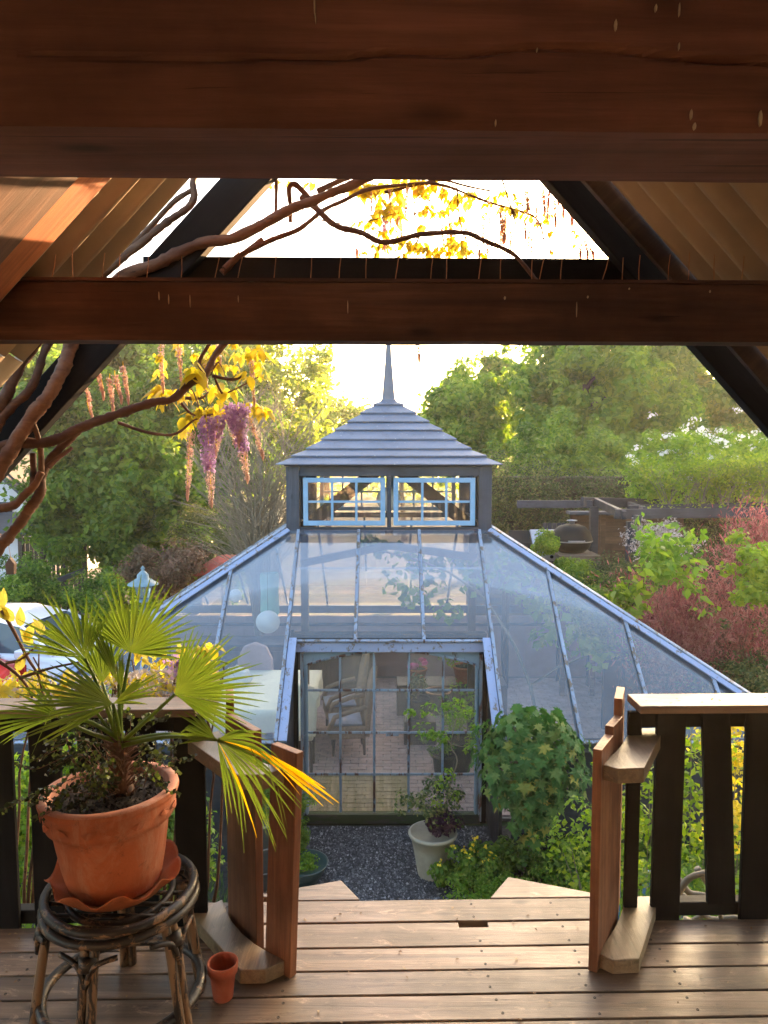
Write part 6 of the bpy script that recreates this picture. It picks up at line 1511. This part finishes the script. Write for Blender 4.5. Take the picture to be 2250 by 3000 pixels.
MB().box((a, 14.635, 0), (b_, 14.66, 2.9)).build('backing', 'blackx', shed)
MB().box((a + .1, 13.75, 1.38), (b_, 14.35, 1.44)).build('counter_top', 'bwood', shed, bevel=.006); MB().box((a + .1, 13.74, 1.16), (b_, 13.78, 1.375)).build('counter_apron', 'bwood', shed, bevel=.004)
for x in (a + .2, b_ - .2): MB().box((x, 13.85, 0), (x + .09, 13.94, 1.38)).build('counter_leg', 'bwood', shed)
wb = thing('blue_grey_screen', 'blue-grey boarded screen left of the brown shed', 'fence', (2.7, 14.5, 0))
x0_, x1_ = at(1590, 1600, 14.5).x, at(1672, 1600, 14.5).x
for k in range(6): w_ = (x1_ - x0_) / 6; MB().box((x0_ + k * w_, 14.5, 0), (x0_ + (k + 1) * w_ - .012, 14.53, 2.75)).build('board', 'pergola', wb, bevel=.003)
ov = thing('pizza_oven', 'domed steel pizza oven on the brown counter', 'oven', at(1782, 1580, 14.0))
p = at(1782, 1578, 14.0); p.z = 1.44
m = MB(); vs = []; fs = []; nn = 14
prof2 = [(math.cos(t_ * math.pi / 12), math.sin(t_ * math.pi / 12)) for t_ in range(13)]
for y in (13.78, 14.25):
    vs += [(p.x + .40 * c_ * (1 if y < 14 else .9), y, 1.52 + .30 * s_ * (1 if y < 14 else .9)) for c_, s_ in prof2]
for i in range(12): fs.append((i, i + 1, 14 + i, 13 + i))
fs.append(tuple(range(12, -1, -1))); fs.append(tuple(range(13, 26))); fs.append((0, 13, 25, 12))
MB().add(vs, fs).build('oven_body', 'metalb', ov, bevel=.01)
MB().prism([(p.x + .34 * c_, 13.765, 1.54 + .19 * s_) for c_, s_ in prof2], (0, .012, 0)).build('front_plate', 'steel', ov); MB().prism([(p.x + .24 * c_, 13.755, 1.56 + .10 * s_) for c_, s_ in prof2], (0, .009, 0)).build('oven_mouth', 'black', ov)
MB().box((p.x - .42, 13.74, 1.445), (p.x + .42, 14.25, 1.50)).build('base_shelf', 'metalb', ov)
MB().tube([(p.x + .05, 14.1, 1.8), (p.x + .05, 14.1, 1.98)], .05, 12).build('chimney', 'steel', ov)
kb = thing('kettle_barbecue', 'black domed ceramic barbecue on a pale wooden bench', 'barbecue', at(1672, 1600, 13.0))
p = at(1674, 1617, 13.0)
MB().lathe([(.0, .0), (.20, .0), (.30, .08), (.33, .17), (.335, .20)], p, 28).build('bowl', 'metalb', kb, True)
MB().lathe([(.345, .20), (.345, .235), (.335, .26), (.30, .36), (.22, .44), (.10, .475), (0, .48)], p, 28).build('lid', 'metalb', kb, True)
MB().lathe([(.346, .185), (.352, .19), (.352, .20), (.346, .205)], p, 28).build('band', 'steel', kb); MB().lathe([(.045, .47), (.05, .52), (.09, .53), (.09, .545), (0, .555)], p, 14).build('vent_cap', 'steel', kb, True)
MB().tube([p + Vector((-.13, -.34, .22)), p + Vector((-.12, -.40, .22)), p + Vector((.12, -.40, .22)), p + Vector((.13, -.34, .22))], .014, 8).build('handle', 'steel', kb)
bn = thing('barbecue_bench', 'pale weathered plank bench carrying the black domed barbecue', 'bench', (p.x, 13, 0))
a, b_ = at(1625, 1640, 12.9).x, at(1742, 1640, 12.9).x
for k in range(4): MB().box((a, 12.55 + k * .21, p.z - .05), (b_, 12.75 + k * .21, p.z - .003)).build('top_board', 'cap', bn, bevel=.004)
MB().box((a, 12.52, p.z - .24), (b_, 12.545, p.z - .052)).build('apron', 'cap', bn, bevel=.004)
for x in (a + .05, b_ - .13): MB().box((x, 12.56, 0), (x + .08, 12.64, p.z - .053)).build('leg', 'cap', bn)
gg = thing('gas_grill', 'steel gas grill with black sloping hood beside the roof hip', 'barbecue', at(1560, 1620, 13.2))
p = at(1563, 1612, 13.2)
MB().prism([(p.x - .42, 13.0, p.z), (p.x - .42, 13.5, p.z), (p.x - .42, 13.5, p.z + .26), (p.x - .42, 13.30, p.z + .34), (p.x - .42, 13.05, p.z + .14)], (.36, 0, 0)).build('hood', 'metalb', gg, bevel=.02)
MB().prism([(p.x - .055, 12.98, p.z), (p.x - .055, 13.52, p.z), (p.x - .055, 13.52, p.z + .27), (p.x - .055, 13.30, p.z + .355), (p.x - .055, 13.03, p.z + .14)], (.47, 0, 0)).build('hood_end', 'steel', gg, bevel=.02)
MB().box((p.x - .55, 12.95, p.z - .16), (p.x + .6, 13.5, p.z - .002)).build('burner_box', 'steel', gg, bevel=.01)
for k in range(4): MB().lathe([(0, .02), (.028, .02), (.03, 0)], (0, 0, 0), 12).xf(lambda v, k=k: Vector((p.x - .4 + k * .22 + v.x, 12.948 - v.z, p.z - .08 + v.y))).build('knob', 'metalb', gg)
for x in (p.x - .5, p.x + .48): MB().box((x, 13.0, 0), (x + .06, 13.06, p.z - .162)).build('leg', 'metalb', gg); MB().box((x, 13.4, 0), (x + .06, 13.46, p.z - .162)).build('leg', 'metalb', gg)

# ------------------------------------------------------------------ left background: house, fence, cars, lantern
hs = thing('white_house', 'white rendered gabled house at the left edge behind the branches', 'house', (-13, 22, 0))
p = at(72, 1440, 22); q = at(-90, 1310, 22)
ex = p.x; ez = p.z
MB().prism([(ex - 7, 22, 0), (ex, 22, 0), (ex, 22, ez), (ex - 2.6, 22, ez + 2.3), (ex - 7, 22, ez + 2.3)], (0, 7, 0)).build('wall', 'white', hs)
MB().bar((ex + .35, 21.8, ez - .25), (ex - 2.7, 21.8, ez + 2.5), .5, .14).build('verge', 'greyroof', hs); MB().prism([(ex + .35, 21.8, ez - .2), (ex + .35, 29, ez - .2), (ex - 2.6, 29, ez + 2.45), (ex - 2.6, 21.8, ez + 2.45)], (0, 0, .1)).build('roof', 'greyroof', hs)
w_ = MB().box((ex - .9, 21.93, ez - .9), (ex - .35, 21.97, ez - .3)).build('window_frame', 'cupx', hs); MB().box((ex - .85, 21.915, ez - .85), (ex - .4, 21.925, ez - .35)).build('pane', 'carg', w_)
MB().box((ex - 2.6, 21.94, ez - .4), (ex - 2.15, 21.97, ez - .1)).build('wall_lamp', 'bwood', hs)
ol = thing('low_annex', 'low white annex with dark lean-to roof below the house', 'outbuilding', (-12, 20, 0))
a = at(-60, 1520, 20); b_ = at(165, 1560, 20)
MB().prism([(a.x - 3, 19.6, at(0, 1560, 19.6).z), (b_.x, 19.6, at(0, 1572, 19.6).z), (b_.x - .6, 21.8, at(0, 1515, 21.8).z), (a.x - 3, 21.8, at(0, 1500, 21.8).z)], (0, 0, .10)).build('roof', 'greyroof', ol)
MB().box((a.x - 3, 19.9, 0), (at(62, 1600, 19.9).x, 21.7, at(0, 1575, 19.9).z)).build('wall', 'white', ol)
fe = thing('board_fence', 'grey-brown vertical board fence behind the dark bushes', 'fence', (-8, 19.5, 0))
x0_, x1_ = at(62, 1600, 19.4).x, at(250, 1600, 19.4).x; zt = at(100, 1572, 19.4).z
nb = 15
for k in range(nb): w_ = (x1_ - x0_) / nb; MB().box((x0_ + k * w_, 19.4, 0), (x0_ + (k + 1) * w_ - .02, 19.43, zt - .03 * random.random())).build('board', 'dwood', fe)
for k in (0, 5, 10, 15): x = x0_ + k * (x1_ - x0_) / nb; MB().box((x - .05, 19.33, 0), (x + .05, 19.398, zt + .05)).build('post', 'dwood', fe)
sf = thing('flat_shed', 'low shed with dark flat roof in front of the board fence', 'shed', (-8, 17.5, 0))
a = at(60, 1705, 17); b_ = at(240, 1680, 17)
MB().prism([(at(50, 1690, 17).x, 17, at(50, 1698, 17).z), (at(105, 1722, 16.4).x, 16.4, at(105, 1722, 16.4).z), (at(150, 1690, 17.5).x, 17.5, at(150, 1688, 17.5).z), (at(80, 1684, 18.6).x, 18.6, at(60, 1682, 18.6).z)], (0, 0, .06)).build('roof', 'greyroof', sf)
MB().box((at(60, 1700, 17).x, 16.9, 0), (at(115, 1700, 17).x, 17.9, at(50, 1715, 17).z - .05)).build('wall', 'dwood', sf)
MB().bar(at(85, 1735, 16.6), at(250, 1668, 17.8), .06, .10).build('gutter_board', 'greyroof', sf)
def car(name, label, x, y, rz, paint, scale=1.0):
    t = thing(name, label, 'car', (x, y, 0), 'cars parked on the drive')
    Rz = Matrix.Rotation(rz, 3, 'Z'); f = lambda v: Rz @ (v * scale) + Vector((x, y, 0))
    # side outline (length along local x), body lofted across y
    low = [(-2.15, .35), (-2.2, .55), (-2.12, .80), (-1.75, .93), (-.85, .99), (1.55, .98), (2.0, .88), (2.15, .62), (2.1, .35)]
    vs = []; fs = []; secs = [(-.90, .93), (-.86, 1.0), (-.5, 1.02), (.5, 1.02), (.86, 1.0), (.90, .93)]
    for yv, k in secs:
        for (px_, pz) in low: vs.append((px_ * (1 if abs(yv) < .88 else .975), yv, .35 + (pz - .35) * k))
    n_ = len(low)
    for i in range(len(secs) - 1):
        for j in range(n_): a = i * n_ + j; b = i * n_ + (j + 1) % n_; fs.append((a, b, b + n_, a + n_))
    fs.append(tuple(range(n_ - 1, -1, -1))); fs.append(tuple(range((len(secs) - 1) * n_, len(secs) * n_)))
    MB().add(vs, fs).xf(f).build('body', paint, t, True, bevel=.03)
    cab = [(-1.30, .97), (-.70, 1.36), (-.1, 1.47), (.6, 1.46), (1.25, 1.30), (1.75, .96)]
    vs = []; fs = []
    for yv, k in ((-.80, 0), (-.66, 1), (.66, 1), (.80, 0)):
        for (px_, pz) in cab: vs.append((px_ * (1 if k else 1.0), yv * 1.0 if not k else yv, pz if k else .96 + (pz - .96) * .0))
    n_ = len(cab)
    for i in (0, 1, 2):
        for j in range(n_ - 1): a = i * n_ + j; fs.append((a, a + 1, a + 1 + n_, a + n_))
    MB().add(vs, fs).xf(f).build('glasshouse_windows', 'carg', t)
    roof = [(-.68, 1.378), (-.1, 1.49), (.6, 1.48), (1.22, 1.318)]
    vs = [(a_, yv, b__ ) for yv in (-.67, -.5, .5, .67) for a_, b__ in [(q_[0], q_[1] + (.012 if abs(yv) < .6 else -.008)) for q_ in roof]]; fs = [(i * 4 + j, i * 4 + j + 1, i * 4 + j + 5, i * 4 + j + 4) for i in range(3) for j in range(3)]
    MB().add(vs, fs).xf(f).build('roof', paint, t, True)
    for s in (-1, 1):
        for (x0, z0, x1, z1) in ((-1.28, .98, -.68, 1.37), (1.73, .97, 1.24, 1.31)): MB().bar((x0, s * .795, z0), (x1, s * .665, z1), .06, .05).xf(f).build('pillar', paint, t)
        MB().bar((.18, s * .80, .97), (.22, s * .672, 1.46), .05, .05).xf(f).build('pillar', paint, t)
        MB().box((-.95, s * .90 - .01, .98), (-.78, s * 1.03, 1.10)).xf(f).build('wing_mirror', paint, t, bevel=.02)
        for wx in (-1.35, 1.35):
            w_ = MB().lathe([(0, .10), (.20, .10), (.30, .10), (.325, .06), (.325, -.10), (.2, -.10), (0, -.10)], (0, 0, 0), 24).xf(lambda v: f(Vector((wx + v.x, s * .84 + v.z * .9, .325 + v.y)))).build('wheel', 'tyre', t, True)
            m = MB()
            for k in range(5):
                a = k * 1.2566; m.bar((wx, s * .935, .325), (wx + .19 * math.cos(a), s * .935, .325 + .19 * math.sin(a)), .05, .012, (0, 1, 0))
            m.xf(f).build('rim', 'alloy', w_)
        MB().box((2.06, s * .78 - .09, .66), (2.15, s * .78 + .07, .86)).xf(f).build('tail_lamp', 'lampred', t, bevel=.01)
        MB().box((-2.16, s * .68 - .13, .62), (-2.06, s * .68 + .13, .74)).xf(f).build('headlamp', 'alloy', t, bevel=.01)
    return t
p = gr(120, 1975, .2)
car('parked_car', 'white car parked on the drive behind the palm', -6.2, 12.5, R(172), 'carw')
q = at(-40, 2000, 10.6)
car('parked_car', 'red car whose rounded rear shows at the left edge', -7.5, 10.55, R(6), 'carr')
ln = thing('garden_lantern', 'pale teal metal garden lantern on a post behind the palm fans', 'lantern', at(422, 1760, 13.2))
p = at(420, 1738, 13.0); mt = 'teal'
MB().tube([(p.x, 13.0, 0), (p.x, 13.0, p.z - .15)], .035, 10).build('post', mt, ln)
MB().lathe([(.0, -.15), (.12, -.14), (.13, -.10), (.11, -.09)], p, 8).build('base_plate', mt, ln); MB().lathe([(.09, -.09), (.15, .16)], p, 6).build('glass_body', 'gl_mid', ln)
MB().lathe([(.26, .15), (.25, .17), (.14, .24), (.10, .26), (.10, .32), (.04, .38), (.02, .40), (.04, .43), (0, .48)], p, 20).build('cap', mt, ln, True)
for k in range(6): a = k * math.pi / 3; MB().tube([p + Vector((.09 * math.cos(a), .09 * math.sin(a), -.09)), p + Vector((.15 * math.cos(a), .15 * math.sin(a), .15))], .008, 5).build('frame_bar', mt, ln)
pr = thing('red_parasol', 'small faded red parasol top behind the left roof edge', 'parasol', at(645, 1640, 14.5))
p = at(650, 1645, 14.6)
MB().lathe([(.62, -.12), (.4, .02), (.15, .1), (0, .13)], p, 8, Matrix.Rotation(R(-14), 3, 'Y'), None).build('canopy', 'red', pr); MB().tube([(p.x, p.y, 0), (p.x, p.y, p.z + .1)], .02, 8).build('pole', 'dwood', pr)
lp = at(28, 1665, 14.0); nb_ = thing('hanging_nest_box', 'small pale hanging feeder at the lower left branch', 'bird feeder', lp)
lp = at(28, 1665, 3.6)
MB().prism([lp + Vector((-.018, 0, -.03)), lp + Vector((.018, 0, -.03)), lp + Vector((.022, 0, .02)), lp + Vector((0, 0, .05)), lp + Vector((-.022, 0, .02))], (0, .03, 0)).build('feeder_body', 'bwood', nb_, bevel=.003)
MB().tube([lp + Vector((0, .015, .05)), lp + Vector((-.01, .015, .12)), lp + Vector((-.05, .01, .17))], .001, 4).build('string', 'wire', nb_)

# spring litter fallen on the deck and the rails
P = [list(hr((random.uniform(-1.4, 1.5), random.uniform(2.1, 2.88), DZ + .004))) for _ in range(90)]
P += [list(hr((random.choice([-1, 1]) * random.uniform(1.02, 1.6), random.uniform(2.73, 2.85), DZ + .840))) for _ in range(46)]
P = np.array(P); leafcloud('leaf_litter', P, RNG.normal(size=P.shape) * .25 + np.array([0, 0, 1]), .014, leafm('dry_fallen_petals', [(.1, (.10, .05, .025)), (.6, (.26, .16, .08)), (.95, (.46, .34, .18))], .2, big=4), None, .6, kind='stuff', label='dry fallen petals and leaf litter on the deck and rails')

# ------------------------------------------------------------------ evening haze
hz = bpy.data.materials.new('evening_haze'); hz.use_nodes = True; t = hz.node_tree; t.nodes.clear()
o_ = t.nodes.new('ShaderNodeOutputMaterial'); v_ = t.nodes.new('ShaderNodeVolumePrincipled')
v_.inputs['Color'].default_value = (.95, .93, .88, 1); v_.inputs['Density'].default_value = .0013; v_.inputs['Anisotropy'].default_value = .55
t.links.new(v_.outputs[0], o_.inputs['Volume'])
MB().box((-95, -6, -1.5), (95, 80, 13)).build('haze', hz, kind='stuff')
